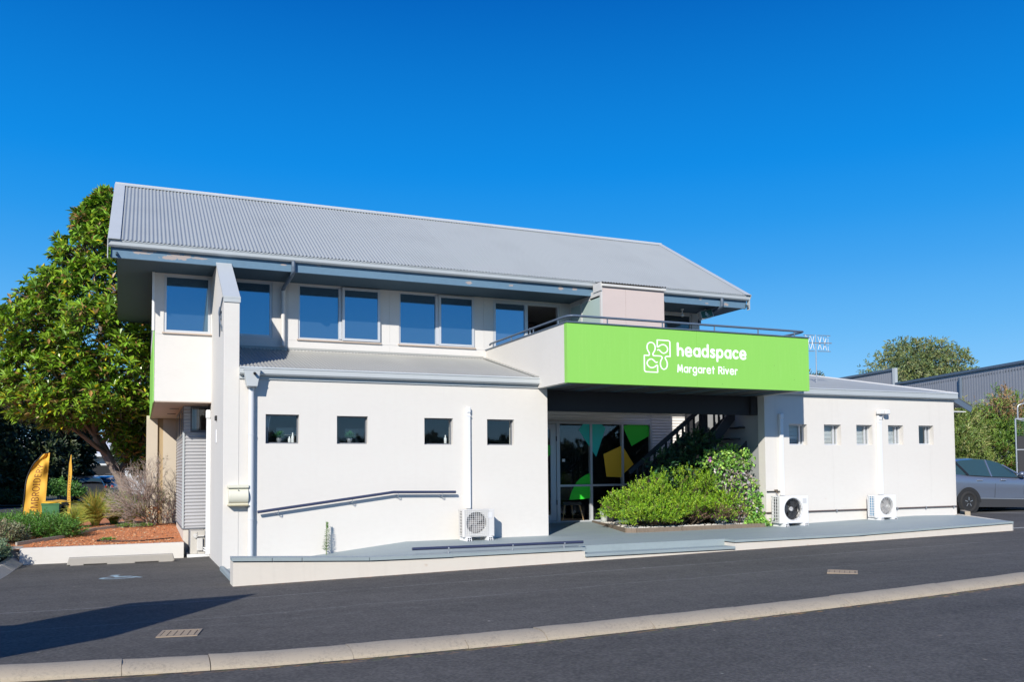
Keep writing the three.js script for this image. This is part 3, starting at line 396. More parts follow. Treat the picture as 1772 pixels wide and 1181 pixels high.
// deck, ramp, coping and retaining wall
const deckY = (x, z) => polyline([[1.35, -.37], [4.8, 0], [10.6, .004], [13.4, .01], [18.35, .125], [19.9, .10]], x) + (z < 0 ? .055 * Math.min(1, -z / 2.6) * clamp((x - 7) / 1, 0, 1) : 0);
function slab(nu, nv, fn, th) { const top = grid(nu, nv, (u, v) => { const [x, z] = fn(u, v); return [x, deckY(x, z), z]; }); const side = (n, f) => grid(n, 1, (u, v) => { const [x, z] = f(u); return [x, deckY(x, z) - th * (1 - v), z]; }); return [top, side(nu, (u) => fn(u, 0)), side(nu, (u) => fn(1 - u, 1)), side(nv, (u) => fn(1, u)), side(nv, (u) => fn(0, 1 - u))]; }
const wobble = (x) => .03 * fbm(x * 1.7, 4) + .02 * Math.max(0, fbm(x * 7, 1)) - .03 * Math.max(0, fbm(x * 5, 9) - .2);
const deckTop = add(B, 'deck_paving', [...slab(20, 2, (u, v) => [mix(1.36, 4.8, u), mix(2.52, 0.001, v)], .3), ...slab(8, 2, (u, v) => [mix(4.8, 7.3, u), mix(2.778, .001, v)], .05), ...slab(8, 2, (u, v) => [mix(7.3, 10.55, u), mix(2.44, .001, v)], .13), ...slab(110, 2, (u, v) => { const x = mix(10.55, 18.3, u); return [x, mix(2.772 + wobble(x), .001, v)]; }, .045), ...slab(4, 2, (u, v) => { const x = mix(18.3, 19.8, u); return [x, mix(mix(2.74, .03, u), .001, v)]; }, .2), ...slab(14, 8, (u, v) => [mix(7.9, 16.6, u), mix(.001, ZS + .05, v)], .2)], M.deck);
add(B, 'entry_step', [bx(7.3, 10.55, -.17, -.118, 2.44, 2.785, .01)], M.deck);
const rTop = [[1.31, .030], [3.4, -.060], [4.8, -.066], [7.298, -.066], [7.3, -.184], [10.55, -.184], [10.552, -.060], [13.4, -.054], [18.3, .060]];
const ret = add(B, 'retaining_wall', wallXY([[1.31, -.8], ...[[18.3, -.8]], ...rTop.slice().reverse()], 2.30, 2.75), M.plinth);
add(B, 'retaining_end', (() => { const s = new THREE.Shape([[18.302, -2.75], [18.37, -2.72], [18.40, -2.6], [19.9, -.1], [19.87, .1], [18.302, -2.5]].map((p) => new THREE.Vector2(...p))), g = new THREE.ExtrudeGeometry(s, { depth: .8, bevelEnabled: false }); g.rotateX(-Math.PI / 2); g.translate(0, -.68, 0); return g; })(), M.plinth);
for (const [a, b] of [[1.29, 1.875], [1.885, 2.325], [2.335, 3.39], [3.40, 4.80]]) { const ya = polyline([[1.3, .10], [3.4, .008], [4.8, 0]], a), yb = polyline([[1.3, .10], [3.4, .008], [4.8, 0]], b); add(B, 'coping_block', wallXY([[a, ya - .052], [b, yb - .052], [b, yb], [a, ya]], 2.50, 2.785), M.deck); }
add(B, 'ramp_kerb', [bx(1.34, 1.40, -.42, -.30, .02, 2.49), bx(1.34, 1.385, -.52, -.425, 1.2, 2.49)], M.deck);
B.userData.label = 'two storey white rendered office with grey corrugated roof and green balcony';

// ---------------------------------------------------------------- fittings on the walls and deck
function handrail(label, pts, z, r, brackets, pos, wallZ) {
  const t = thing('handrail', label, 'handrail', pos);
  add(t, 'rail', pts.slice(0, -1).map((p, i) => cyl(V(p[0], p[1], z), V(pts[i + 1][0], pts[i + 1][1], z), r, r, 12)), M.rail);
  for (const [x, y] of brackets) add(t, 'bracket', wallZ !== undefined ? [tube([V(x, y - r, z), V(x, y - .07, z), V(x, y - .09, z - .03), V(x, y - .09, wallZ)], .008, 6, 10), cyl(V(x, y - .09, wallZ), V(x, y - .09, wallZ + .008), .032, .032, 12)] : [cyl(V(x, y - .10, z), V(x, y, z), .012, .012, 8), bx(x - .014, x + .014, y - .03, y + .006, z + .018, z + .038, .006)], M.galv);
  return t;
}
handrail('dark blue tube handrail rising along the white wall with the small windows', [[1.98, .655], [4.53, .975], [5.80, .955]], .12, .027, [[2.35, .70], [3.72, .873], [4.62, .973], [5.52, .959]], [3.9, .6, .1], .002);
handrail('low dark blue tube rail along the edge of the paved ramp', [[4.15, .095], [7.33, .085]], 2.62, .026, [[4.78, .093], [5.95, .09], [6.95, .087]], [5.7, 0, 2.62]);
{ // letter box
  const t = thing('letter_box', 'cream curved metal letter box on the white fin wall', 'letter box', [1.64, .8, .05]), m = mat([.68, .66, .54], .4);
  const s = new THREE.Shape(); s.moveTo(0, 0); s.lineTo(.10, 0); s.absarc(.02, .15, .15, -1, 1.05, false); s.lineTo(.10, .33); s.lineTo(0, .33); const g = new THREE.ExtrudeGeometry(s, { depth: .33, bevelEnabled: true, bevelSize: .004, bevelThickness: .006, bevelSegments: 2, curveSegments: 14 }); g.rotateY(-Math.PI / 2); g.scale(1, 1, 1); g.translate(1.81, .80, .01); add(t, 'body', g, m);
  add(t, 'lid', [bx(1.455, 1.825, 1.10, 1.155, .006, .16, .01)], m); add(t, 'base_lip', bx(1.46, 1.82, .775, .80, .006, .165, .006), mat([.42, .37, .24], .5)); add(t, 'lock', cyl(V(1.64, 1.06, .155), V(1.64, 1.06, .17), .011, .011, 10), M.aluDark);
}
{ const t = thing('wall_bracket', 'curled dark metal sign bracket on the side of the fin wall', 'bracket', [1.38, 4.3, -.7]);
  add(t, 'scroll', [tube([V(1.378, 4.62, -.22), V(1.36, 4.48, -.35), V(1.35, 4.33, -.55), V(1.36, 4.22, -.66), V(1.37, 4.10, -.75), V(1.378, 3.98, -.85)], .014, 6, 24), tube([V(1.37, 4.53, -.75), V(1.345, 4.40, -.62), V(1.345, 4.30, -.5), V(1.35, 4.18, -.38), V(1.378, 4.06, -.36)], .013, 6, 20)], M.steelBlue); add(t, 'fixing_plate', [bx(1.368, 1.385, 4.25, 4.42, -.56, -.48), bx(1.368, 1.385, 4.02, 4.10, -.40, -.32)], M.steelBlue); }
tag(add(scene, 'wall_socket', [bx(1.345, 1.386, 2.40, 2.50, -1.5, -1.38, .015)], M.black), 'small black fixture on the shaded side of the fin wall', 'fixture');
tag(add(scene, 'wall_plate', bx(1.368, 1.385, 1.96, 2.22, -1.55, -1.40, .006), M.white), 'white oblong plate on the side of the fin wall', 'plate');

// air conditioner: cabinet, fan with its guard, side grille, feet, and the duct that carries its pipes up the wall
function aircon(o) {
  const { x0, x1, y0, y1, z0, z1 } = o, t = thing('air_conditioner', o.label, 'air conditioner', [(x0 + x1) / 2, y0 - .1, (z0 + z1) / 2], 'air conditioner units along the front wall'), w = x1 - x0;
  const fx = mix(x0, x1, o.fan), fyy = (y0 + y1) / 2 + .01, r = Math.min((y1 - y0) * .43, w * .36);
  const hole = new THREE.Path(); hole.absarc(fx, fyy, r, 0, Math.PI * 2, true);
  const s = new THREE.Shape([[x0, y0], [x1, y0], [x1, y1], [x0, y1]].map((p) => new THREE.Vector2(...p))); s.holes.push(hole);
  const front = new THREE.ExtrudeGeometry(s, { depth: .05, bevelEnabled: true, bevelSize: .012, bevelThickness: .012, bevelSegments: 2, curveSegments: 32 }); front.translate(0, 0, z1 - .06);
  add(t, 'cabinet', [front, bx(x0, x1, y0, y1, z0, z0 + .02), bx(x0, x1, y1 - .02, y1 + .008, z0, z1 - .07), bx(x0, x1, y0, y0 + .02, z0 + .02, z1 - .07), bx(x1 - .02, x1 + .006, y0 + .02, y1 - .02, z0 + .02, z1 - .07)], o.m ?? M.white);
  add(t, 'fan_well', cyl(V(fx, fyy, z1 - .2), V(fx, fyy, z1 - .19), r + .02, r + .02, 28), o.open ? M.black : mat([.10, .09, .10], .8));
  const blades = []; for (let i = 0; i < 3; i++) { const b = grid(6, 4, (u, v) => { const a = u * 1.5 + v * .35, q = mix(.2, .93, v) * r; return [q * Math.cos(a), q * Math.sin(a), .035 * (u - .5)]; }); b.rotateZ(i * 2.094); b.translate(fx, fyy, z1 - .11); blades.push(b); }
  const fan = add(t, 'fan', [...blades, cyl(V(fx, fyy, z1 - .13), V(fx, fyy, z1 - .09), r * .23, r * .23, 16)], o.open ? mat([.035, .037, .04], .35) : mat([.30, .28, .28], .6)); add(fan, 'hub', [cyl(V(fx, fyy, z1 - .15), V(fx, fyy, z1 - .06), r * .24, r * .19, 20)], o.open ? M.white : mat([.3, .28, .28], .6));
  const gd = []; if (o.square) { const q = r * 1.12; for (let i = -6; i <= 6; i++) { const d = i / 6 * q; gd.push(cyl(V(fx - q, fyy + d, z1 + .008), V(fx + q, fyy + d, z1 + .008), .0045, .0045, 5), cyl(V(fx + d, fyy - q, z1 + .012), V(fx + d, fyy + q, z1 + .012), .0045, .0045, 5)); } }
  else { for (let i = 1; i <= (o.open ? 7 : 10); i++) { const g = new THREE.TorusGeometry(r * i / (o.open ? 7 : 10), .0028, 5, 36); g.translate(fx, fyy, z1 + .004); gd.push(g); } for (let i = 0; i < (o.open ? 8 : 16); i++) { const a = i * Math.PI * 2 / (o.open ? 8 : 16); gd.push(cyl(V(fx, fyy, z1 + .007), V(fx + r * Math.cos(a), fyy + r * Math.sin(a), z1 + .004), .0028, .0028, 5)); } }
  add(t, 'fan_guard', gd, o.open ? mat([.06, .062, .068], .4) : mat([.60, .60, .59], .5));
  const sg = []; for (let i = 0; i < 8; i++) { const y = mix(y0 + .04, y1 - .06, i / 7); sg.push(bx(x0 - .004, x0 + .004, y, y + .012, z0 + .03, z1 - .06)); } for (const z of [.06, .13, .2]) sg.push(bx(x0 - .005, x0 + .003, y0 + .02, y1 - .02, z0 + z, z0 + z + .016));
  add(t, 'side_grille', sg, o.m ?? M.white); add(t, 'coil', bx(x0 + .02, x0 + .03, y0 + .02, y1 - .02, z0 + .03, z1 - .07), o.coil ?? mat([.07, .075, .08], .6));
  for (const x of [x0 + w * .14, x1 - w * .16]) add(t, 'foot', [(() => { const p = new THREE.Shape([[-.06, 0], [.06, 0], [.045, .085], [-.045, .085]].map((q) => new THREE.Vector2(...q))); const g = new THREE.ExtrudeGeometry(p, { depth: z1 - z0 + .12, bevelEnabled: false }); g.translate(x, y0 - .095, z0 - .04); return g; })()], M.white);
  for (const x of [x0 + w * .14, x1 - w * .16]) add(t, 'foot_socket', [[-.022, .02], [.022, .02], [-.020, .058], [.020, .058]].map(([a, b]) => bx(x + a - .013, x + a + .013, y0 - .095 + b - .013, y0 - .095 + b + .013, z1 + .079, z1 + .083)), M.black);
  if (o.badge) add(t, 'badge', bx(x1 - w * .2, x1 - w * .06, y1 - .16, y1 - .05, z1 + .004, z1 + .008), o.badge);
  if (o.duct) { const [dx, top, wd] = o.duct, d = add(t, 'pipe_duct', [bx(dx - wd / 2, dx + wd / 2, y1 + .012, top, .003, .075, .012)], M.white); add(d, 'duct_cap', [bx(dx - wd / 2 - .008, dx + wd / 2 + .012, top - .06, top + .07, .0035, .09, .03), bx(dx - wd / 2 - .006, dx + wd / 2 + .006, top - .12, top - .10, .0032, .082)], M.white); }
  return t;
}
aircon({ x0: 5.84, x1: 6.48, y0: .085, y1: .60, z0: .17, z1: .46, fan: .42, square: true, m: mat([.60, .59, .575], .5), badge: mat([.66, .66, .70], .5), duct: [6.10, 2.60, .085], label: 'off white air conditioner with square mesh guard beside the ramp handrail' });
aircon({ x0: 13.64, x1: 14.45, y0: .105, y1: .715, z0: .14, z1: .45, fan: .46, open: true, duct: [14.05, 2.62, .10], badge: mat([.55, .55, .55], .5), label: 'white air conditioner with large black fan at the entry end of the right wall' });
aircon({ x0: 16.60, x1: 17.22, y0: .15, y1: .68, z0: .15, z1: .45, fan: .52, coil: mat([.12, .32, .52], .5), duct: [17.17, 2.62, .12], label: 'white air conditioner with grey round guard near the floodlight duct' });
{ // unit seen side-on beside the ribbed box
  const t = thing('air_conditioner', 'old white air conditioner seen from its valve side below the ribbed metal box', 'air conditioner', [1.17, -.45, -3.6], 'air conditioner units along the front wall'), x0 = 1.02, x1 = 1.32, z0 = -3.98, z1 = -3.42;
  add(t, 'cabinet', [bx(x0, x1, -.37, .125, z0 + .02, z1, .015)], mat([.50, .475, .43], .6, { map: T.paint })); add(t, 'valve_cover', [bx(x0 + .13, x1 - .05, -.30, -.03, z1, z1 + .05, .012), bx(x0 + .10, x1 - .02, .0, .03, z1, z1 + .05, .01)], M.whiteOld); add(t, 'shadow_gap', [bx(x0 + .135, x0 + .142, -.36, .10, z1, z1 + .004), bx(x0 - .02, x0, -.36, .12, z0 + .02, z1 - .05)], M.aluDark); add(t, 'cable_gland', cyl(V(x0 + .1, .02, z1), V(x0 + .1, .02, z1 + .05), .05, .045, 14), M.whiteOld);
  add(t, 'pipe', [tube([V(x1 - .04, -.24, z1 + .02), V(x1 + .03, -.26, z1 + .06), V(1.36, -.18, z1 + .1), V(1.375, -.1, -3.16)], .016, 6, 16), tube([V(x1 - .04, -.29, z1 + .02), V(x1 + .03, -.31, z1 + .06), V(1.36, -.22, z1 + .1), V(1.378, -.15, -3.18)], .016, 6, 16)], M.white);
  add(t, 'slab', bx(.95, 1.44, -.47, -.37, -3.96, -3.32, .01), M.white);
  const d = add(t, 'pipe_duct', bx(1.30, 1.388, -.36, 2.60, -3.09, -3.03, .012), M.white); add(d, 'duct_cap', bx(1.285, 1.389, 2.53, 2.72, -3.1, -3.0, .03), M.white);
}
function lamp(x, y, z, label) { const t = thing('flood_light', label, 'light', [x, y, z]); add(t, 'base', cyl(V(x, y, z), V(x, y, z + .05), .05, .05, 14), M.white); for (const s of [-1, 1]) { const h = add(t, 'head', [bx(x + s * .10 - .075, x + s * .10 + .075, y - .02, y + .09, z + .03, z + .16, .02)], M.white); add(h, 'lens', bx(x + s * .10 - .06, x + s * .10 + .06, y - .03, y - .021, z + .05, z + .15), mat([.35, .36, .36], .3)); } add(t, 'sensor', cyl(V(x, y - .09, z + .07), V(x, y - .03, z + .05), .028, .03, 10), M.whiteOld); }
lamp(17.24, 2.74, .02, 'white twin flood light on the right wall above the pipe duct');
{ const t = thing('exit_sign', 'dark green illuminated exit box hung askew under the right eave', 'exit sign', [13.55, 5.40, -2.3]); const g = bx(-.17, .17, -.11, .11, -.10, .10, .01), q = new THREE.Matrix4().makeRotationFromEuler(new THREE.Euler(0, -.25, .27)).setPosition(13.60, 5.42, -2.25); g.applyMatrix4(q); add(t, 'housing', g, M.whiteOld);
  const f = bx(-.15, .15, -.095, .095, .1, .106); f.applyMatrix4(q); const face = add(t, 'face', f, mat([.012, .10, .065], .4));
  const fig = [bx(-.035, .0, .02, .06, .107, .110), bx(-.05, .03, -.02, .01, .107, .110), bx(-.02, .0, -.07, -.02, .107, .110), bx(.02, .05, -.065, -.045, .107, .110)]; fig.forEach((a) => a.applyMatrix4(q)); add(face, 'running_figure', fig, M.white); add(t, 'hanger', cyl(V(13.6, 5.5, -2.25), V(13.6, 5.58, -2.25), .02, .02, 8), M.whiteOld); }
{ const t = thing('ceiling_light', 'small white spotlight hanging below the right eave', 'light', [13.05, 5.4, -2.5]); add(t, 'stem', [cyl(V(13.05, 5.58, -2.5), V(13.05, 5.44, -2.5), .014, .014, 8), cyl(V(13.05, 5.577, -2.5), V(13.05, 5.55, -2.5), .045, .04, 14)], M.white); const s = new THREE.SphereGeometry(.04, 14, 10); s.translate(13.05, 5.41, -2.5); add(t, 'bulb', s, M.white); }
{ // service pipe along the right wall, with the tap at its end
  const t = thing('service_pipe', 'thin dark pipe clipped along the foot of the right wall', 'pipe', [16.6, .32, .02]);
  add(t, 'run', [cyl(V(13.605, .325, .028), V(19.84, .335, .028), .018, .018, 8), cyl(V(13.605, .32, .028), V(13.605, .32, -.2), .018, .018, 8)], mat([.09, .065, .06], .6)); for (let i = 0; i < 6; i++) add(t, 'clip', bx(14.7 + i, 14.73 + i, .30, .36, .003, .05), M.galv);
  const w = thing('garden_tap', 'short dark pipe and tap on the right wall above the black fan unit', 'tap', [13.8, .82, .02]); add(w, 'pipe', cyl(V(13.605, .825, .03), V(13.98, .825, .03), .013, .013, 8), M.black); add(w, 'spout', [cyl(V(13.86, .83, .03), V(13.86, .78, .12), .017, .014, 8), bx(13.82, 13.9, .84, .87, .03, .07)], mat([.22, .17, .12], .4, { metalness: .5 })); }
{ // television aerial on the side roof
  const t = thing('tv_aerial', 'silver television aerial on a thin mast above the side roof', 'aerial', [17.15, 3.75, -2.1]); add(t, 'mast', cyl(V(17.15, 3.7, -2.1), V(17.15, 5.06, -2.1), .015, .012, 8), M.galv);
  const b = []; for (const y of [5.04, 4.60]) for (const s of [[-.36, -.05], [.06, .44]]) b.push(bar(V(17.15 + s[0], y, -2.1 + .2 * s[0]), V(17.15 + s[1], y, -2.1 + .2 * s[1]), .018, .018)); b.push(bar(V(16.8, 4.83, -2.17), V(17.62, 4.83, -2.0), .025, .025)); add(t, 'boom', b, M.aluDark);
  const e = []; for (const [x, y, s] of [[-.26, 4.83, 1], [-.12, 4.83, 1], [.14, 4.83, 1], [.32, 4.83, 1], [-.26, 4.83, -1], [-.12, 4.83, -1], [.14, 4.83, -1], [.32, 4.83, -1]]) for (const q of [-1, 1]) e.push(cyl(V(17.15 + x, y, -2.1), V(17.15 + x + q * .06, y + s * .18, -2.1), .009, .009, 5)); for (const x of [-.36, .44]) e.push(cyl(V(17.15 + x, 4.6, -2.1), V(17.15 + x, 5.04, -2.1), .006, .006, 5)); add(t, 'element', e, M.white); }
// stair in the entry recess
{ const t = thing('entry_stair', 'dark timber stair with balusters climbing behind the lime green shrub', 'stair', [12.5, .05, -1.9]), zs = [-2.45, -1.45];
  for (const z of zs) { add(t, 'stringer', bar(V(10.85, .50, z), V(13.55, 2.52, z), .05, .27), M.dark); }
  add(t, 'handrail', [bar(V(10.72, 1.30, -1.42), V(12.72, 2.80, -1.42), .06, .10)], M.dark);
  for (let i = 3; i < 14; i++) { const x = 10.45 + i * .165, y = (x - 10.25) * .748 + .06; add(t, 'baluster', bx(x - .022, x + .022, y, y + .86, -1.44, -1.40), M.dark); }
  for (let i = 2; i < 12; i++) { const x = 10.42 + i * .26, y = (x - 10.25) * .748 + .10; add(t, 'tread', bx(x, x + .28, y - .04, y, -2.42, -1.48), M.timber); }
  for (const z of zs) add(t, 'foot_post', bx(10.72, 10.84, .03, .62, z - .05, z + .05), M.dark);
  for (const [x, z] of [[12.86, -1.40], [13.2, -2.5]]) add(t, 'post', bx(x - .09, x + .09, .05, 3.09, z - .06, z + .06), M.dark);
  add(t, 'upper_stringer', [bar(V(12.9, 1.95, -1.2), V(13.95, 3.1, -1.2), .05, .24), bar(V(13.5, 1.7, -.75), V(14.9, 3.1, -.75), .05, .28)], M.darkBlue); for (let i = 0; i < 4; i++) { const x = 13.2 + i * .28, y = 2.12 + i * .28; add(t, 'tread', bx(x, x + .30, y - .04, y, -1.18, -.78), M.dark); }
  for (let i = 0; i < 5; i++) add(t, 'baluster', bx(13.05 + i * .14, 13.09 + i * .14, 2.0 + i * .14, 3.08, -1.26, -1.22), M.dark);
}
// things seen through the entry glass
{ const t = thing('lobby_chair', 'chair with pale timber legs inside the entry glass', 'chair', [10.2, .07, -3.6]), w = mat([.55, .34, .16], .6); add(t, 'seat', bx(9.95, 10.5, .46, .56, -3.9, -3.4, .04), mat([.08, .08, .09], .8)); add(t, 'backrest', bx(9.95, 10.5, .56, .95, -3.95, -3.88, .03), mat([.08, .08, .09], .8)); for (const [a, b, c, d] of [[10.02, -3.45, 9.92, -3.38], [10.44, -3.45, 10.52, -3.38], [10.04, -3.85, 9.97, -3.92], [10.42, -3.85, 10.5, -3.92]]) add(t, 'leg', cyl(V(c, .07, d), V(a, .48, b), .016, .024, 10), w); }
{ const t = thing('plant_pot', 'tapered pale grey pot standing outside the entry glass', 'pot', [10.86, .07, -2.9]); const g = new THREE.LatheGeometry([[0, 0], [.075, 0], [.12, .31], [.125, .33], [.108, .33], [.10, .28], [0, .28]].map((p) => new THREE.Vector2(...p)), 24); g.translate(10.86, .062, -2.9); add(t, 'pot', g, mat([.50, .52, .50], .7)); }
function sillPlant(x, label) { const t = thing('sill_plant', label, 'plant', [x, 1.935, -.3], 'potted plants behind the small windows'), r = rng(x * 100 | 0); const g = new THREE.LatheGeometry([[0, 0], [.04, 0], [.055, .09], [0, .085]].map((p) => new THREE.Vector2(...p)), 14); g.translate(x, 1.935, -.30); add(t, 'pot', g, M.aluDark);
  const L = leafSet(); for (let i = 0; i < 90; i++) { const a = r() * 6.28, e = .3 + r() * 1.1, d = V(Math.cos(a) * Math.cos(e), Math.sin(e), Math.sin(a) * Math.cos(e)); L.leaf(V(x, 2.02, -.30).addScaledVector(d, .02 + r() * .06), d, .07 + r() * .05, .012, [.03, .13, .05]); } add(t, 'foliage', L.build(), M.leaf, 'stuff'); }
const bottle = (x, h, label) => { const t = thing('bottle', label, 'bottle', [x, 1.935, -.24], 'white bottles on the window ledges'); const g = new THREE.LatheGeometry([[0, 0], [.026, 0], [.028, h * .6], [.012, h * .76], [.012, h], [0, h]].map((p) => new THREE.Vector2(...p)), 14); g.translate(x, 1.935, -.24); add(t, 'body', g, M.white); };

// ---------------------------------------------------------------- vegetation
M.leaf = mat([1, 1, 1], .5, { vertexColors: true }); M.leafGloss = mat([1, 1, 1], .28, { vertexColors: true }); M.leafDull = mat([1, 1, 1], .8, { vertexColors: true });
function leafSet() {
  const p = [], c = [], tri = (a, b, d, col) => { p.push(a.x, a.y, a.z, b.x, b.y, b.z, d.x, d.y, d.z); for (let i = 0; i < 3; i++) c.push(...col); }, up = V(0, 1, 0);
  return {
    // a pointed blade folded along its midrib
    leaf(o, d, len, w, col, fold = .25, roll = 0) { const s = V().crossVectors(d, up); if (s.lengthSq() < 1e-4) s.set(1, 0, 0); s.normalize(); if (roll) s.applyAxisAngle(d, roll); const n = V().crossVectors(s, d); const m = o.clone().addScaledVector(d, len * .52), tip = o.clone().addScaledVector(d, len).addScaledVector(n, -len * .12), l = m.clone().addScaledVector(s, w).addScaledVector(n, w * fold), r = m.clone().addScaledVector(s, -w).addScaledVector(n, w * fold); tri(o, l, tip, col); tri(o, tip, r, col); },
    blade(pts, w, col) { for (let i = 0; i + 1 < pts.length; i++) { const a = pts[i], b = pts[i + 1], s = V().crossVectors(b.clone().sub(a), V(.3, .2, 1)).normalize(), wa = w * (1 - i / (pts.length - 1)), wb = w * (1 - (i + 1) / (pts.length - 1)); tri(a.clone().addScaledVector(s, wa), a.clone().addScaledVector(s, -wa), b.clone().addScaledVector(s, wb), col); if (wb > 1e-4) tri(a.clone().addScaledVector(s, -wa), b.clone().addScaledVector(s, -wb), b.clone().addScaledVector(s, wb), col); } },
    twig(a, b, r0, r1, col) { const d = b.clone().sub(a).normalize(), s = V().crossVectors(d, Math.abs(d.y) > .9 ? V(1, 0, 0) : up).normalize(), q = V().crossVectors(d, s); const ring = (o, r) => [0, 2.094, 4.189].map((t) => o.clone().addScaledVector(s, r * Math.cos(t)).addScaledVector(q, r * Math.sin(t))), A = ring(a, r0), C = ring(b, r1); for (let i = 0; i < 3; i++) { const j = (i + 1) % 3; tri(A[i], A[j], C[j], col); tri(A[i], C[j], C[i], col); } },
    n: () => p.length / 9,
    build() { const g = new THREE.BufferGeometry(); g.setAttribute('position', new THREE.Float32BufferAttribute(p, 3)); g.setAttribute('color', new THREE.Float32BufferAttribute(c, 3)); g.setAttribute('uv', new THREE.Float32BufferAttribute(new Float32Array(p.length / 3 * 2), 2)); g.computeVertexNormals(); g.userData.keepUV = true; return g; },
  };
}
const dirOf = (r, up = 0) => { const a = r() * 6.283, y = r() * 2 - 1, h = Math.sqrt(1 - y * y); return V(h * Math.cos(a), y + up, h * Math.sin(a)).normalize(); };
const vary = (r, c, k = .25) => { const s = 1 + (r() - .5) * 2 * k, h = 1 + (r() - .5) * k; return [c[0] * s * h, c[1] * s, c[2] * s / h]; };
const pick = (r, l) => l[Math.min(l.length - 1, r() * l.length | 0)];
function limb(pts, r0, r1) { const c = new THREE.CatmullRomCurve3(pts), n = 14, g = new THREE.TubeGeometry(c, n, 1, 9, false), p = g.attributes.position; for (let i = 0; i <= n; i++) { const o = c.getPointAt(i / n), s = mix(r0, r1, i / n); for (let j = 0; j <= 9; j++) { const k = i * 10 + j, v = V().fromBufferAttribute(p, k).sub(o).multiplyScalar(s * (1 + .12 * Math.sin(j * 2 + i))).add(o); p.setXYZ(k, v.x, v.y, v.z); } } g.computeVertexNormals(); return g; }
{ // big magnolia: rosettes of large glossy leaves, rusty undersides
  const cx = -.75, cz = -13.2, t = thing('magnolia_tree', 'tall glossy magnolia tree with bronze tipped leaves left of the building', 'tree', [cx, -.1, cz]), r = rng(2024), L = leafSet();
  const R = [[1.9, .5], [2.4, 1.3], [2.8, 2.2], [3.2, 3.4], [4, 4.0], [5.8, 4.1], [6.5, 3.2], [7, 2.55], [8, 2.1], [9, 1.4], [9.7, .8], [10.25, .12]];
  const tw = []; let made = 0;
  for (let guard = 0; made < 4700 && guard < 60000; guard++) {
    const y = mix(1.9, 10.2, r()), a = r() * 6.283, R0 = polyline(R, y) * (.86 + .55 * fbm(Math.cos(a) * 2.6, y * 1.1, Math.sin(a) * 2.6, 2) + (r() < .035 ? .13 : 0)), q = Math.sqrt(mix(.12, 1, Math.pow(r(), .55)));
    if (r() * 3.8 > polyline(R, y) + .35) continue;
    const skirt = r() < .05, sd = dirOf(r);   // a skirt of low branches beside the building
    const x = skirt ? .1 + .75 * sd.x : cx - .28 * (y > 7 ? (y - 7) * .35 : 0) + R0 * q * Math.cos(a), z = skirt ? -13.3 + .9 * sd.z : cz + R0 * q * Math.sin(a);
    if (fbm(x * .8, y * .8, z * .8 + 5, 2) < -.16 || (y < 2.75 && x < -.55 - (y - 1.9) * .6 && x > -2.6)) continue;
    const o = V(x, skirt ? 2.5 + 1.0 * sd.y : y, z), out = V(Math.cos(a) * .8, .75 + .3 * r(), Math.sin(a) * .8).add(dirOf(r).multiplyScalar(.55)).normalize(), n = 8 + (r() * 5 | 0), bronze = r() < .10, bright = r();
    for (let i = 0; i < n; i++) { const b = i / n * 6.283 + r(), s = V().crossVectors(out, V(.3, .1, .9)).normalize(), w = V().crossVectors(out, s), e = .15 + r() * .75; const d = out.clone().multiplyScalar(e).addScaledVector(s, Math.cos(b)).addScaledVector(w, Math.sin(b)).normalize(), k = r();
      L.leaf(o.clone().addScaledVector(d, .015), d, .19 + .12 * r(), .040 + .019 * r(), vary(r, bronze && k < .6 ? [.34, .20, .08] : k < .09 ? [.26, .16, .06] : k < .13 ? [.58, .52, .03] : bright < .35 ? [.115, .22, .022] : [.215, .36, .028], .32), .3, (r() - .5) * 1.2); }
    L.twig(o, o.clone().addScaledVector(out, -.22).add(V((cx - x) * .06, -.05, (cz - z) * .06)), .008, .012, [.10, .08, .06]); made++;
  }
  add(t, 'crown', L.build(), M.leafGloss);
  const base = V(-.15, -.12, -13.1), fork = V(-1.25, 2.5, -13.35);
  const tr = add(t, 'trunk', [limb([base, V(-.28, .5, -13.1), V(-.62, 1.35, -13.15), fork], .19, .13)], M.bark);
  for (const pts of [[fork, V(-1.9, 3.4, -13.5), V(-2.3, 4.4, -13.8), V(-2.6, 5.6, -13.9)], [fork, V(-1.35, 3.9, -13.2), V(-1.15, 5.5, -13.0), V(-1.3, 7.4, -13.2), V(-1.5, 9.6, -13.3)], [V(-.62, 1.35, -13.15), V(-.1, 2.3, -13.5), V(.6, 3.4, -13.9), V(1.2, 5.0, -14.0)], [V(-.95, 1.95, -13.2), V(-1.7, 2.6, -12.7), V(-2.7, 3.3, -12.2)], [V(-1.1, 2.3, -13.3), V(-.5, 3.2, -12.6), V(-.1, 4.4, -12.0), V(.0, 5.8, -12.0)]]) add(tr, 'limb', limb(pts, .085, .03), M.bark);
  for (let i = 0; i < 18; i++) { const y = 3.2 + i * .36, a = i * 2.4, q = polyline(R, y) * .9, o = V(-1.25, y - .6, -13.2), e = V(cx + q * Math.cos(a), y + .3, cz + q * Math.sin(a)); add(tr, 'branch', limb([o, o.clone().lerp(e, .5).add(V(0, -.1, 0)), e], .035, .012), M.bark); }
}
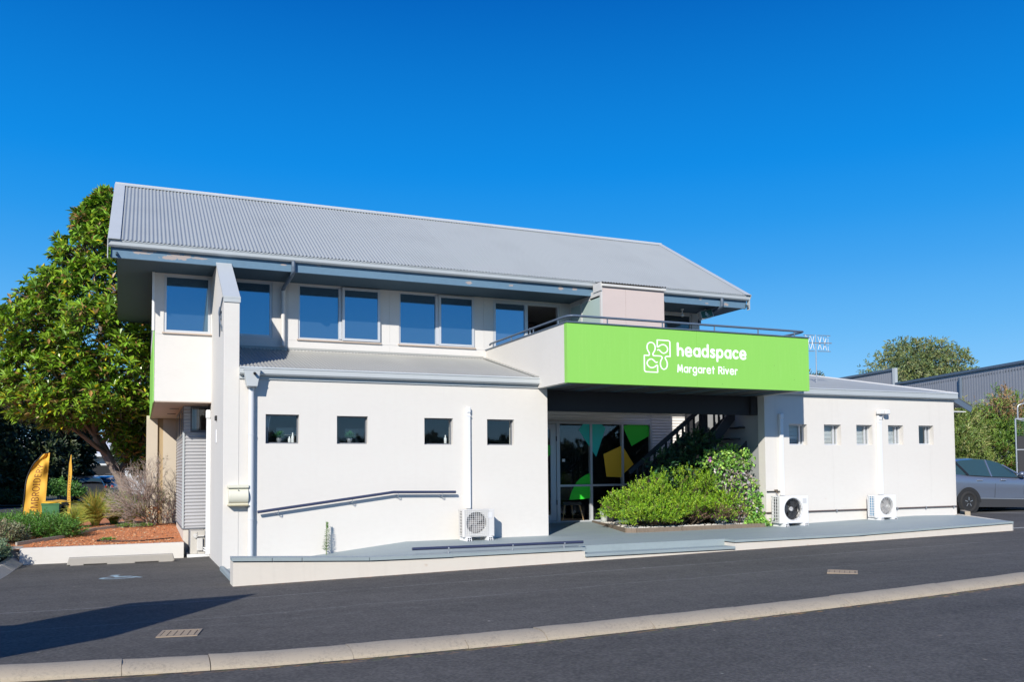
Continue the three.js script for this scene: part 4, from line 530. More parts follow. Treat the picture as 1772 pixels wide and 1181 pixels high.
// foliage mounds: shoots that grow outwards from a body of overlapping lobes
function bush(name, label, cat, pos, lobes, o, group) {
  const t = thing(name, label, cat, pos, group), r = rng(o.seed), L = leafSet();
  for (let i = 0; i < o.n; i++) {
    const l = lobes[Math.min(lobes.length - 1, Math.pow(r(), 1) * lobes.length | 0)], d = dirOf(r, .15); if (d.y < -.35) d.y = -.35;
    const q = Math.pow(r(), .4), p = V(l[0] + l[3] * d.x * q, l[1] + l[4] * d.y * q, l[2] + l[5] * d.z * q); if (p.y < pos[1] + .02) continue;
    if (o.gap && fbm(p.x * o.gap, p.y * o.gap, p.z * o.gap, 2) < (o.gapAt ?? -.12)) continue;
    const g = d.clone().multiplyScalar(o.out ?? .8).add(V(0, o.rise ?? .8, 0)).add(dirOf(r).multiplyScalar(o.wild ?? .5)).normalize(), sh = o.shoot * (.6 + .8 * r()), col = pick(r, o.cols), dead = o.dead && r() < o.dead(p) ? o.deadCol : null;
    const e = p.clone().addScaledVector(g, sh); if (o.droop) e.y -= o.droop * r(); L.twig(p, e, o.tw ?? .003, .001, o.twig ?? [.10, .09, .05]);
    for (let k = 0; k < o.leaves; k++) { const u = (k + r()) / o.leaves, b = p.clone().lerp(e, u), ld = g.clone().multiplyScalar(o.along ?? .7).add(dirOf(r)).normalize(); L.leaf(b, ld, o.len * (.6 + .8 * r()), o.wid * (.7 + .6 * r()), vary(r, dead ?? (o.tip && u > .6 ? o.tip : col), o.vary ?? .25), .2, (r() - .5) * 2); }
  }
  add(t, 'foliage', L.build(), o.m ?? M.leaf, 'stuff');
  const st = leafSet(); for (let i = 0; i < (o.stems ?? 8); i++) { const l = lobes[i % lobes.length], a = V(mix(pos[0], l[0], .4) + (r() - .5) * .2, pos[1] - .03, mix(pos[2], l[2], .4) + (r() - .5) * .2), b = V(l[0] + (r() - .5) * l[3], l[1] + l[4] * .3, l[2] + (r() - .5) * l[5]); st.twig(a, a.clone().lerp(b, .5).add(V((r() - .5) * .1, 0, 0)), o.stem ?? .014, (o.stem ?? .014) * .7, [.11, .085, .06]); st.twig(a.clone().lerp(b, .5), b, (o.stem ?? .014) * .7, .004, [.11, .085, .06]); }
  add(t, 'stem', st.build(), M.leafDull); return t;
}
// entry bed
{ const r = rng(8), poly = [[10.45, -2.75], [9.72, .12], [9.9, .22], [13.42, .20], [13.42, -2.9]];
  const bed = thing('planting_bed', 'entry planting bed of white pebbles with timber edging', 'planting bed', [11.8, .02, -1.3]); add(bed, 'soil', planY(poly.map(([x, z]) => [mix(11.8, x, .985), mix(-1.3, z, .985)]), -.02, .055), mat([.16, .11, .075], .95, { map: T.concrete }));
  for (let i = 0; i < 4; i++) { if (i === 3) continue; const a = poly[i], b = poly[i + 1]; const n = i === 2 ? 3 : 2; for (let k = 0; k < n; k++) { const p = V(mix(a[0], b[0], k / n), .045, mix(a[1], b[1], k / n)), q = V(mix(a[0], b[0], (k + .985) / n), .045, mix(a[1], b[1], (k + .985) / n)); add(bed, 'edging_board', bar(p, q, .045, .11), M.timber); } }
  const ic = new THREE.IcosahedronGeometry(1, 0), gs = []; for (let i = 0; i < 1500; i++) { const u = r(), v = r() * r(), x = mix(9.85, 13.35, u), z = .14 - v * 1.1; if (x < 9.72 + (.12 - z) * .27 + .08) continue; const g = ic.clone(), s = .012 + r() * .016; g.scale(s, s * .7, s * (.7 + .5 * r())); g.rotateY(r() * 6); g.translate(x, .062 + r() * .012, z); gs.push(g); }
  for (let i = 0; i < 250; i++) { const z = mix(-2.6, 0, r()), x = 9.72 + (.12 - z) * .27 + .08 + r() * .35; const g = ic.clone(), s = .012 + r() * .016; g.scale(s, s * .7, s); g.translate(x, .064, z); gs.push(g); }
  add(bed, 'pebbles', gs, mat([.66, .63, .58], .8), 'stuff');
}
bush('lime_shrub', 'bright lime green shrub filling the entry bed', 'shrub', [11.4, .06, -.75], [[10.25, .42, -.75, .62, .42, .6], [10.75, .55, -.6, .7, .55, .62], [11.3, .66, -.85, .75, .62, .7], [11.9, .72, -.8, .8, .66, .75], [12.40, .66, -.75, .70, .62, .7], [12.75, .42, -.5, .45, .40, .45], [11.5, .35, -.3, 1.3, .34, .35], [10.6, .28, -.15, .8, .26, .28], [12.2, .3, -.1, .8, .26, .28]],
  { seed: 41, n: 5200, shoot: .16, leaves: 15, len: .042, wid: .0095, cols: [[.20, .40, .015], [.27, .47, .02], [.13, .29, .012], [.33, .48, .03]], gap: 1.7, gapAt: -.07, rise: .8, along: 1.1, wild: .62, dead: (p) => (p.y < .42 && p.x > 11.6 && p.z > -.5 ? .6 : .04), deadCol: [.17, .10, .07], stems: 26, stem: .02 });
bush('flowering_climber', 'leafy climber with pale green leaves beside the right wall pillar', 'climber', [13.1, .06, -.55], [[12.75, 1.62, -.6, .42, .26, .3], [13.15, 1.62, -.5, .4, .32, .3], [13.3, 1.15, -.5, .25, .5, .25], [12.95, 1.2, -.5, .3, .35, .25], [13.42, .55, -.22, .12, .5, .12], [13.35, .15, -.02, .25, .1, .2]],
  { seed: 43, n: 470, shoot: .16, leaves: 7, len: .075, wid: .028, cols: [[.16, .38, .05], [.25, .50, .08], [.33, .52, .09], [.11, .28, .04]], rise: -.2, out: .6, along: .2, droop: .1, stems: 18, stem: .013, twig: [.24, .2, .17], dead: (p) => (p.y < 1.35 && p.y > .6 && p.x < 13.35 ? .5 : .05), deadCol: [.42, .36, .34] });
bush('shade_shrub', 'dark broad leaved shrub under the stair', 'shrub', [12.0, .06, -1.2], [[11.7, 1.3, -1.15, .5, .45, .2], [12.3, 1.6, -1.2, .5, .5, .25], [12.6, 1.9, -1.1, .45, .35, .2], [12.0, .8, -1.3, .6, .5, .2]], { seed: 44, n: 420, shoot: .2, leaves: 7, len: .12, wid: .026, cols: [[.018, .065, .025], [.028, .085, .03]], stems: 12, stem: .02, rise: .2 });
{ const t = thing('mauve_flower', 'single mauve flower on the climber stem', 'flower', [12.47, 1.6, -.62]), L = leafSet(); for (let i = 0; i < 7; i++) { const a = i * .9; L.leaf(V(12.47, 1.6, -.62), V(Math.cos(a), Math.sin(a) * .8, .5).normalize(), .085, .035, [.52, .22, .50]); } add(t, 'petals', L.build(), M.leaf); add(t, 'stem', tube([V(12.47, 1.6, -.63), V(12.6, 1.57, -.62), V(12.75, 1.6, -.6)], .005, 5, 8), mat([.2, .2, .1], .8)); }
{ // tall weed against the wall
  const t = thing('tall_weed', 'single upright green weed at the foot of the ramp wall', 'weed', [3.21, -.19, .17]), r = rng(5), L = leafSet(); for (let i = 0; i < 110; i++) { const y = mix(-.1, .42, i / 110), a = i * 2.4, e = .2 + .5 * r() + (y > .3 ? .5 : 0), d = V(Math.cos(a) * Math.cos(e), Math.sin(e) * .8 + .1, Math.sin(a) * Math.cos(e)).normalize(); L.leaf(V(3.22 + .02 * Math.sin(y * 6), y, .17), d, mix(.10, .055, i / 110), .009, vary(r, y > .2 ? [.12, .26, .04] : [.07, .17, .03])); } add(t, 'leaves', L.build(), M.leaf, 'stuff'); add(t, 'stem', cyl(V(3.22, -.2, .17), V(3.22, .43, .17), .008, .004, 6), mat([.14, .2, .06], .8)); }
// garden at the left
const gdY = (x, z) => polyline([[-12, .02], [-9, 0], [-3.6, -.13], [-3.3, -.13]], z) + .02 * fbm(x * 1.3, z * 1.3);
{ const g = grid(30, 40, (u, v) => { const z = mix(-3.45, -12.8, v), x = mix(-6.5, .9, u); return [x, gdY(x, z), z]; });
  const mt = ctex(512, 512, 1.1, 1.1, (u, v) => { const n = tile(u, v, 46, 61, 2), m = tile(u, v, 90, 65, 1), a = 1 + .9 * n + .5 * m; return m > .36 ? [.62, .50, .34] : n < -.22 ? [.25, .105, .05] : [.52 * a, .20 * a, .085 * a]; });
  const mb = mt.clone(); const mulch = add(scene, 'mulch', g, mat([1, 1, 1], .95, { map: mt, bumpMap: T.grain, bumpScale: .01 }), 'structure'); tag(mulch, 'red bark mulch of the garden bed', 'mulch');
  const r = rng(12), chips = []; for (let i = 0; i < 1700; i++) { const z = -3.45 - Math.pow(r(), 1.5) * 6, x = mix(-2.1, .85, r()), b = bx(-.022, .022, -.004, .004, -.009, .009); b.scale(.6 + r(), 1, .6 + r()); b.rotateZ((r() - .5) * .8); b.rotateY(r() * 6); b.translate(x, gdY(x, z) + .008, z); const q = r(), col = q < .12 ? [.60, .44, .28] : q < .3 ? [.25, .11, .06] : [.56, .22, .09], c = new Float32Array(24 * 3); for (let k = 0; k < 24; k++) c.set(vary(r, col, .15).map((v) => v), k * 3); b.setAttribute('color', new THREE.BufferAttribute(c, 3)); chips.push(b); }
  tag(add(scene, 'mulch_chips', chips, M.leafDull, 'stuff'), 'loose red bark chips scattered over the garden bed', 'bark chips');
  const w = thing('garden_wall', 'low rendered wall edging the mulched garden bed', 'wall', [-.6, -.45, -3.4]); add(w, 'face', bx(-2.18, .884, -.6, -.105, -3.5, -3.30, .01), M.wall); add(w, 'return', bx(-2.42, -2.185, -.6, -.12, -4.2, -3.55, .01), M.concreteGrey);
  const k = thing('parking_kerb', 'rough grey concrete kerb along the left of the parking bay', 'kerb', [-2.1, -.42, -1.2]); for (const [z0, z1] of [[-3.55, -1.9], [-1.88, -.3], [-.28, 1.3], [1.32, 3]]) { const s = [[-2.42, -.55], [-2.42, -.30], [-2.30, -.285], [-2.12, -.40], [-2.10, -.55]]; const g = wallXY(s, z0, z1); add(k, 'kerb_section', g, M.concreteGrey); }
  const e = thing('garden_edging', 'weathered grey timber edging curving round the mulch', 'edging', [-1.4, -.05, -6]); const pts = [[-2.35, -4.3], [-1.95, -4.95], [-1.55, -5.6], [-1.33, -6.4], [-1.0, -7.4], [-.5, -8.0], [.2, -8.3]]; for (let i = 0; i + 1 < pts.length; i++) { const a = V(pts[i][0], gdY(...pts[i]) + .05, pts[i][1]), b = V(pts[i + 1][0], gdY(...pts[i + 1]) + .05, pts[i + 1][1]); if (i !== 2) add(e, 'edging_board', bar(a.clone().add(V(0, -.03, 0)), a.clone().lerp(b, .99).add(V(0, -.03, 0)), .045, .10), M.concreteGrey); }
  const h = thing('drip_hose', 'thin black drip irrigation hose curling over the mulch', 'hose', [-.4, -.08, -4.4]); add(h, 'hose', tube([[-.5, -4.9], [-.78, -4.75], [-.82, -4.5], [-.5, -4.35], [0, -4.25], [.4, -4.35], [.72, -4.6]].map(([x, z]) => V(x, gdY(x, z) + .018, z)), .012, 7, 60), M.black);
}
const junK = { shoot: .24, leaves: 16, len: .06, wid: .009, rise: .55, out: .8, along: 1.1, wild: .6, stems: 6 };
bush('juniper_shrub', 'spreading bright green juniper behind the mulch edging', 'shrub', [-2.0, -.05, -6.4], [[-2.2, .06, -6.3, .6, .20, .7], [-1.7, .04, -6.0, .42, .18, .5], [-2.7, .08, -6.6, .6, .2, .7]], { ...junK, seed: 51, n: 1000, cols: [[.055, .17, .02], [.08, .22, .025], [.11, .25, .03]] });
bush('juniper_shrub', 'darker green juniper spreading towards the yellow flags', 'shrub', [-2.9, .0, -8.6], [[-2.9, .04, -8.6, .9, .2, .9], [-3.8, .04, -9.2, .8, .2, .9], [-2.2, .02, -8.2, .5, .18, .6], [-4.4, .04, -8.4, .9, .2, .8]], { ...junK, seed: 52, n: 1500, cols: [[.07, .20, .025], [.10, .24, .03], [.045, .14, .02]] });
bush('grey_shrub', 'pale grey green shrub at the left corner of the garden bed', 'shrub', [-2.75, -.2, -4.6], [[-2.7, .05, -4.7, .38, .26, .5], [-3.0, .12, -5.1, .45, .26, .5], [-2.5, .0, -5.2, .3, .22, .4]], { seed: 53, n: 700, shoot: .13, leaves: 12, len: .045, wid: .011, cols: [[.22, .25, .14], [.28, .30, .18], [.13, .19, .07], [.33, .27, .17]], stems: 6 });
bush('grey_shrub', 'silvery green shrub hanging over the kerb at the left edge', 'shrub', [-2.6, -.35, -2.9], [[-2.62, -.17, -3.0, .26, .22, .5], [-2.7, -.2, -2.2, .25, .22, .5], [-2.75, -.15, -3.7, .22, .2, .35]], { seed: 54, n: 900, shoot: .12, leaves: 12, len: .04, wid: .012, cols: [[.16, .25, .14], [.22, .31, .18], [.10, .19, .09]], stems: 5 });
function tussock(x, z, n, h, label, seed, cols) { const t = thing('grass_tussock', label, 'grass', [x, gdY(x, z), z], 'grass tussocks in the garden bed'), r = rng(seed), L = leafSet(), y = gdY(x, z) - .02; for (let i = 0; i < n; i++) { const a = r() * 6.283, s = .2 + r() * .9, hh = h * (.55 + .6 * r()), o = V(x + .14 * (r() - .5), y, z + .14 * (r() - .5)), e = V(Math.cos(a) * s * h * .85, 0, Math.sin(a) * s * h * .85); const pts = []; for (let k = 0; k <= 5; k++) { const u = k / 5; pts.push(o.clone().addScaledVector(e, u * u * .8 + u * .2).add(V(0, hh * (u * 1.25 - u * u * s * .75), 0))); } L.blade(pts, .0105, vary(r, pick(r, cols), .3)); } add(t, 'blades', L.build(), M.leafDull, 'stuff'); }
tussock(-1.05, -8.9, 900, .92, 'yellow green grass tussock left of the dead shrub', 61, [[.26, .30, .04], [.36, .33, .05], [.19, .26, .04], [.44, .30, .06]]);
tussock(-1.5, -8.4, 420, .62, 'smaller grass tussock behind the green juniper', 62, [[.27, .33, .045], [.34, .34, .05]]);
tussock(-.25, -9.2, 700, .85, 'olive grass tussock beside the dead shrub', 63, [[.20, .27, .04], [.29, .28, .045], [.14, .20, .03]]);
tussock(-.62, -9.4, 640, .92, 'tall green grass tussock between the two yellower ones', 64, [[.17, .29, .04], [.23, .31, .04]]);
bush('ground_cover', 'small patch of green groundcover on the red mulch', 'groundcover', [-.62, -.1, -4.55], [[-.62, -.09, -4.55, .17, .04, .1]], { seed: 65, n: 150, shoot: .03, leaves: 6, len: .025, wid: .008, cols: [[.11, .27, .04]], stems: 2 });
bush('ground_cover', 'thin strip of green groundcover by the back edging', 'groundcover', [-.1, -.02, -7.9], [[-.3, .0, -7.95, .3, .05, .12], [.15, .0, -7.9, .25, .05, .12]], { seed: 66, n: 260, shoot: .04, leaves: 6, len: .03, wid: .009, cols: [[.15, .27, .05]], stems: 2 });
{ // half dead bottlebrush: bare grey twigs, a few leaves
  const t = thing('dead_shrub', 'half dead shrub of bare grey twigs against the cream wall', 'shrub', [.3, -.02, -8.3]), r = rng(88), L = leafSet(), F = leafSet(), base = V(.32, -.04, -8.25);
  const grow = (o, d, len, rad, lv) => { const e = o.clone().addScaledVector(d, len); L.twig(o, e, rad, rad * .65, vary(r, lv < 2 ? [.17, .13, .10] : [.31, .245, .215], .3)); if (lv > 4) { return; } const n = lv < 1 ? 4 : lv < 4 ? 3 : 2; for (let i = 0; i < n; i++) { const q = d.clone().add(dirOf(r).multiplyScalar(.62)).add(V(lv < 3 ? -.05 : -.02, .05, 0)).normalize(); grow(o.clone().lerp(e, .55 + .45 * r()), q, len * (.62 + .22 * r()), Math.max(.0028, rad * .6), lv + 1); } if (lv > 2 && e.x > .35 && r() < .45 || lv > 3 && r() < .05) for (let k = 0; k < 3; k++) F.leaf(e, dirOf(r, .3), .05, .013, vary(r, e.y < .5 && r() < .5 ? [.33, .15, .07] : pick(r, [[.13, .16, .06], [.18, .19, .09], [.10, .12, .05]]))); };
  for (const [x, y, z, l] of [[-.65, .8, .1, .56], [-.45, .95, -.15, .62], [-.8, .6, .25, .5], [-.3, 1, .15, .68], [-.05, 1, .05, .74], [.2, .9, .1, .48], [-.6, .65, -.3, .56], [.4, .7, .15, .38], [-.4, .75, .35, .54], [-.55, .45, .3, .44]]) grow(base.clone().add(V((r() - .5) * .15, 0, (r() - .5) * .15)), V(x, y, z).normalize(), l, .018, 0);
  for (let i = 0; i < 90; i++) { const d = dirOf(r, .3); F.leaf(V(.3 + d.x * .18, .32 + d.y * .2, -8.2 + d.z * .18), dirOf(r), .07, .02, vary(r, [.36, .15, .06])); }
  add(t, 'twigs', L.build(), M.leafDull, 'stuff'); add(t, 'leaves', F.build(), M.leaf, 'stuff');
}
[[2.42, 'small potted plant behind the leftmost small window'], [3.76, 'small potted plant behind the second small window']].forEach(([x, l]) => sillPlant(x, l));
bottle(2.66, .19, 'tall white bottle at the right of the leftmost small window'); bottle(2.60, .12, 'short white bottle beside the taller one in the leftmost window'); bottle(5.71, .17, 'white bottle in the corner of the third small window');
{ const t = thing('curtain', 'grey gathered curtain at the left of the leftmost small window', 'curtain', [2.2, 1.93, -.3]); add(t, 'cloth', grid(14, 8, (u, v) => [2.14 + u * mix(.07, .13, v * v), mix(1.93, 2.46, v), -.28 + .012 * Math.sin(u * 18)]), mat([.40, .42, .45], .9)); }

// ---------------------------------------------------------------- beyond the garden
function flag(x, z, turn, label, h, w, text, wave = 1) {
  const t = thing('feather_flag', label, 'flag', [x, -.52, z], 'yellow feather flags at the verge'), cv = document.createElement('canvas'); cv.width = 256; cv.height = 1024; const c = cv.getContext('2d');
  c.fillStyle = 'rgb(226,172,62)'; c.fillRect(0, 0, 256, 1024); c.save(); c.translate(172, 822); c.rotate(-Math.PI / 2); c.font = '118px sans-serif'; c.fillStyle = 'rgb(96,42,34)'; c.scale(.93, 1.05); c.fillText(text, 0, 0); c.restore();
  const m = new THREE.CanvasTexture(cv); m.colorSpace = THREE.SRGBColorSpace; m.magFilter = THREE.LinearFilter;
  const y0 = .02, edge = (v) => w * (v < .55 ? 0 : .62 * Math.pow((v - .55) / .45, 2.2));       // the pole bends over at the top
  const P = (u, v) => { const l = edge(v), lean = .22 * v, q = mix(l, w * (1 - .08 * v), u) + lean; return V(q, y0 + v * h - .05 * (1 - u) * (v > .9 ? 1 : 0), wave * (.05 * Math.sin(u * 9 + v * 11) * u + .045 * Math.sin(v * 16 - u * 7) * v)); };
  const q = new THREE.Matrix4().makeRotationY(turn).setPosition(x, -.52, z), g = grid(16, 40, (u, v) => { const p = P(u, v).applyMatrix4(q); return [p.x, p.y, p.z]; }); g.userData.keepUV = true; add(t, 'banner', g, new THREE.MeshStandardMaterial({ map: m, roughness: .75, side: THREE.DoubleSide }));
  const pts = []; for (let i = 0; i <= 16; i++) pts.push(P(0, i / 16).add(V(-.012, 0, 0)).applyMatrix4(q)); pts.push(P(.8, 1).add(V(0, .01, 0)).applyMatrix4(q)); add(t, 'pole_sleeve', [tube(pts, .022, 7, 50), cyl(V(x, -.56, z), V(x, -.45, z), .018, .018, 8)], M.black);
}
flag(-3.72, -17.6, .12, 'yellow feather flag lettered vertically in brown, nearer the left edge', 2.60, .67, 'EMBROIDERY');
flag(-2.38, -18.3, -1.32, 'narrow yellow feather flag turned edge on', 2.56, .60, 'EMBROIDERY', .2);
{ const x = -2.57, z = -14.7, y = -.50, t = thing('wheelie_bin', 'green wheelie bin with yellow lid beside the yellow flag', 'bin', [x, y, z]);
  const body = grid(4, 1, (u, v) => { const a = Math.PI / 4 + u * Math.PI * 2, s = mix(.19, .25, v), d = mix(.24, .32, v); return [x + Math.sign(Math.cos(a)) * s, y + mix(.05, .93, v), z + Math.sign(Math.sin(a)) * d]; }); add(t, 'body', [body, bx(x - .26, x + .26, y + .88, y + .94, z - .33, z + .33, .01)], mat([.055, .17, .07], .5));
  const lid = new THREE.SphereGeometry(1, 20, 8, 0, 6.2832, 0, 1.57); lid.scale(.275, .07, .36); lid.translate(x, y + .945, z); const l = add(t, 'lid', lid, mat([.72, .42, .02], .5)); add(l, 'hinge', bx(x + .22, x + .31, y + .9, y + .96, z - .25, z + .25, .02), mat([.60, .40, .04], .5)); for (const s of [-1, 1]) add(t, 'wheel', cyl(V(x + .2, y + .1, z + s * .24), V(x + .2, y + .1, z + s * .3), .1, .1, 16), M.rubber); add(t, 'rear_handle', bx(x + .26, x + .29, y + .82, y + .86, z - .3, z + .3), M.black);
  const b = copyOf(t, [x + .17, y, z - .75], .1, 'dark second bin half hidden behind the green wheelie bin'); b.children.forEach((o) => { if (o.name === 'body') o.material = M.black; }); }
{ const t = thing('ground_sign', 'blue and white board sign low behind the grass tussocks', 'sign', [-1.0, -.15, -12.3]); add(t, 'board', bx(-1.42, -.62, .12, .46, -12.32, -12.28), mat([.14, .27, .62], .5)); add(t, 'print', [bx(-1.32, -.72, .24, .31, -12.279, -12.274)], M.white); add(t, 'leg', [bx(-1.37, -1.32, -.2, .12, -12.32, -12.28), bx(-.72, -.67, -.2, .12, -12.32, -12.28)], M.galv); }
function leafTree(name, label, x, y0, z, h, rx, crownY, crownR, cols, seed, o = {}) {
  const t = thing(name, label, 'tree', [x, y0, z], o.group), r = rng(seed), L = leafSet(), lobes = []; for (let i = 0; i < (o.lobes ?? 9); i++) { const d = dirOf(r, .1); lobes.push([x + d.x * rx * .62, y0 + crownY + d.y * crownR * .6, z + d.z * rx * .62, rx * (.38 + .25 * r()), crownR * (.34 + .2 * r())]); }
  for (let i = 0; i < (o.n ?? 2600); i++) { const l = pick(r, lobes), d = dirOf(r, .1), q = Math.pow(r(), .42), p = V(l[0] + l[3] * d.x * q, l[1] + l[4] * d.y * q, l[2] + l[3] * d.z * q), g = d.clone().add(V(0, o.hang ?? .2, 0)).add(dirOf(r).multiplyScalar(.7)).normalize(), col = pick(r, cols); for (let k = 0; k < (o.leaves ?? 5); k++) L.leaf(p.clone().addScaledVector(dirOf(r), .12 * (o.spread ?? 1)), g.clone().add(dirOf(r).multiplyScalar(.8)).normalize(), (o.len ?? .2) * (.6 + .8 * r()), (o.wid ?? .05) * (.7 + .6 * r()), vary(r, col, .3), .2, r() * 3); }
  add(t, 'crown', L.build(), M.leaf); const tr = add(t, 'trunk', limb([V(x, y0 - .2, z), V(x + .1, y0 + h * .3, z), V(x - .1, y0 + crownY, z)], o.tr ?? .22, .08), M.bark); for (const l of lobes.slice(0, 5)) add(tr, 'limb', limb([V(x, y0 + crownY * .5, z), V(mix(x, l[0], .5), mix(y0 + crownY * .5, l[1], .6), mix(z, l[2], .5)), V(l[0], l[1], l[2])], .08, .02), M.bark); return t;
}
const dk = [[.022, .042, .014], [.032, .055, .018], [.018, .034, .013], [.06, .08, .03]];
leafTree('shade_tree', 'dark dense tree across the street behind the lettered flag', -7.2, -.5, -44, 9, 3.6, 3.7, 3.8, dk, 301, { n: 4200, len: .3, wid: .08, lobes: 14, group: 'trees across the street' });
leafTree('shade_tree', 'dark dense tree across the street behind the bins', -4.6, -.5, -46.5, 9, 1.9, 4.2, 4.2, dk, 302, { n: 3200, len: .3, wid: .08, lobes: 13, group: 'trees across the street' });
leafTree('shade_tree', 'dark tree at the far left across the street', -11.5, -.5, -43, 10, 4, 4.2, 4.4, dk, 303, { n: 3600, len: .3, wid: .08, lobes: 13, group: 'trees across the street' });
leafTree('shade_tree', 'dark tree glimpsed between magnolia and cream wall', 1.3, -.5, -40, 8, 2.5, 4.2, 4.2, dk, 304, { n: 3400, len: .28, wid: .075, lobes: 13, group: 'trees across the street' });
// unseen trees added at the left to shade the far side of the street
[[-18, -31, 311], [-14.5, -34.5, 312], [-21, -37, 313]].forEach(([x, z, s], i) => leafTree('added_shade_tree', ['added tall shade tree nearest the building, beyond the left of the view', 'added tall shade tree nearest the street kerb, beyond the left of the view', 'added tall shade tree farthest away, beyond the left of the view'][i], x, -.5, z, 11, 4.2, 6.4, 4.8, dk, s, { n: 2600, len: .36, wid: .10, lobes: 13, group: 'added shade trees to the left' }));
bush('roadside_shrub', 'light green shrub across the street beside the narrow flag', 'shrub', [-4.1, -.5, -41.2], [[-4.2, .35, -41.2, .8, .6, .6], [-3.6, .2, -41, .6, .45, .5], [-4.8, .2, -41.3, .5, .4, .5]], { seed: 71, n: 800, shoot: .25, leaves: 9, len: .12, wid: .035, cols: [[.09, .24, .04], [.13, .30, .06], [.06, .16, .03]] });
bush('roadside_shrub', 'low dark shrub on the far verge at the left edge', 'shrub', [-8, -.5, -41], [[-7.2, -.1, -41, 1.3, .45, .7], [-8.6, -.1, -41.2, 1.3, .5, .7], [-6.2, -.2, -41.3, .7, .35, .6]], { seed: 72, n: 800, shoot: .25, leaves: 9, len: .13, wid: .035, cols: [[.03, .06, .018], [.05, .09, .025]] });
bush('roadside_shrub', 'dark understorey shrub below the trees across the street', 'shrub', [-6.4, -.5, -43.5], [[-6.4, .6, -43.5, 1.8, 1.3, .8], [-8.6, .6, -43.5, 1.6, 1.3, .8], [-4.9, .5, -44, .8, 1.2, .7]], { seed: 73, n: 1800, shoot: .3, leaves: 9, len: .15, wid: .045, cols: [[.018, .034, .012], [.03, .05, .016]] });
tag(add(scene, 'kerb_stone', sheetG(-160, 26, -40.3, -39.9, 40, 1, .12, () => fy), M.concrete, 'structure'), 'pale kerb on the far side of the street', 'kerb');
{ const z = -66, t = thing('far_building', 'pale low building far behind the parked vehicles', 'building', [-4, -.5, z - 4]), w = mat([.62, .64, .66], .8); add(t, 'wall', bx(-9, 2.4, -.5, 3.0, z - 8, z), w); add(t, 'roof', runX([[z + .8, 3.0], [z - 4, 4.6], [z - 8.8, 3.0]], -9.6, 3), mat([.60, .62, .66], .6)); add(t, 'carport_opening', bx(-4.4, -1.2, -.45, 2.0, z, z + .06), M.black); add(t, 'fascia', bx(-9.6, 3, 2.75, 3.0, z + .75, z + .85), w); for (let i = 0; i < 3; i++) add(t, 'window', bx(-8.9 + i * 1.4, -8.0 + i * 1.4, 1, 2.1, z, z + .05), M.mirror); }
// unseen trees added behind the camera to darken the ground floor glass reflections
[[-14, 44, 321, 'added unseen tree at the left of the row behind the viewer'], [-4, 47, 322, 'added unseen tree second from the left behind the viewer'], [7, 45, 323, 'added unseen tree in the middle of the row behind the viewer'], [18, 47, 324, 'added unseen tree second from the right behind the viewer'], [29, 44, 325, 'added unseen tree at the right of the row behind the viewer'], [41, 46, 326, 'added unseen tree at the far right of the row behind the viewer'], [53, 44, 327, 'added unseen tree beyond the far right of the row behind the viewer']].forEach(([x, z, s, l]) => leafTree('added_mirror_tree', l, x, 0, z, 5, 6.2, 1.9, 2.1, [[.05, .08, .02], [.07, .11, .03], [.04, .06, .018]], s, { n: 1700, len: .5, wid: .16, lobes: 14, spread: 2, group: 'added trees behind the viewer' }));
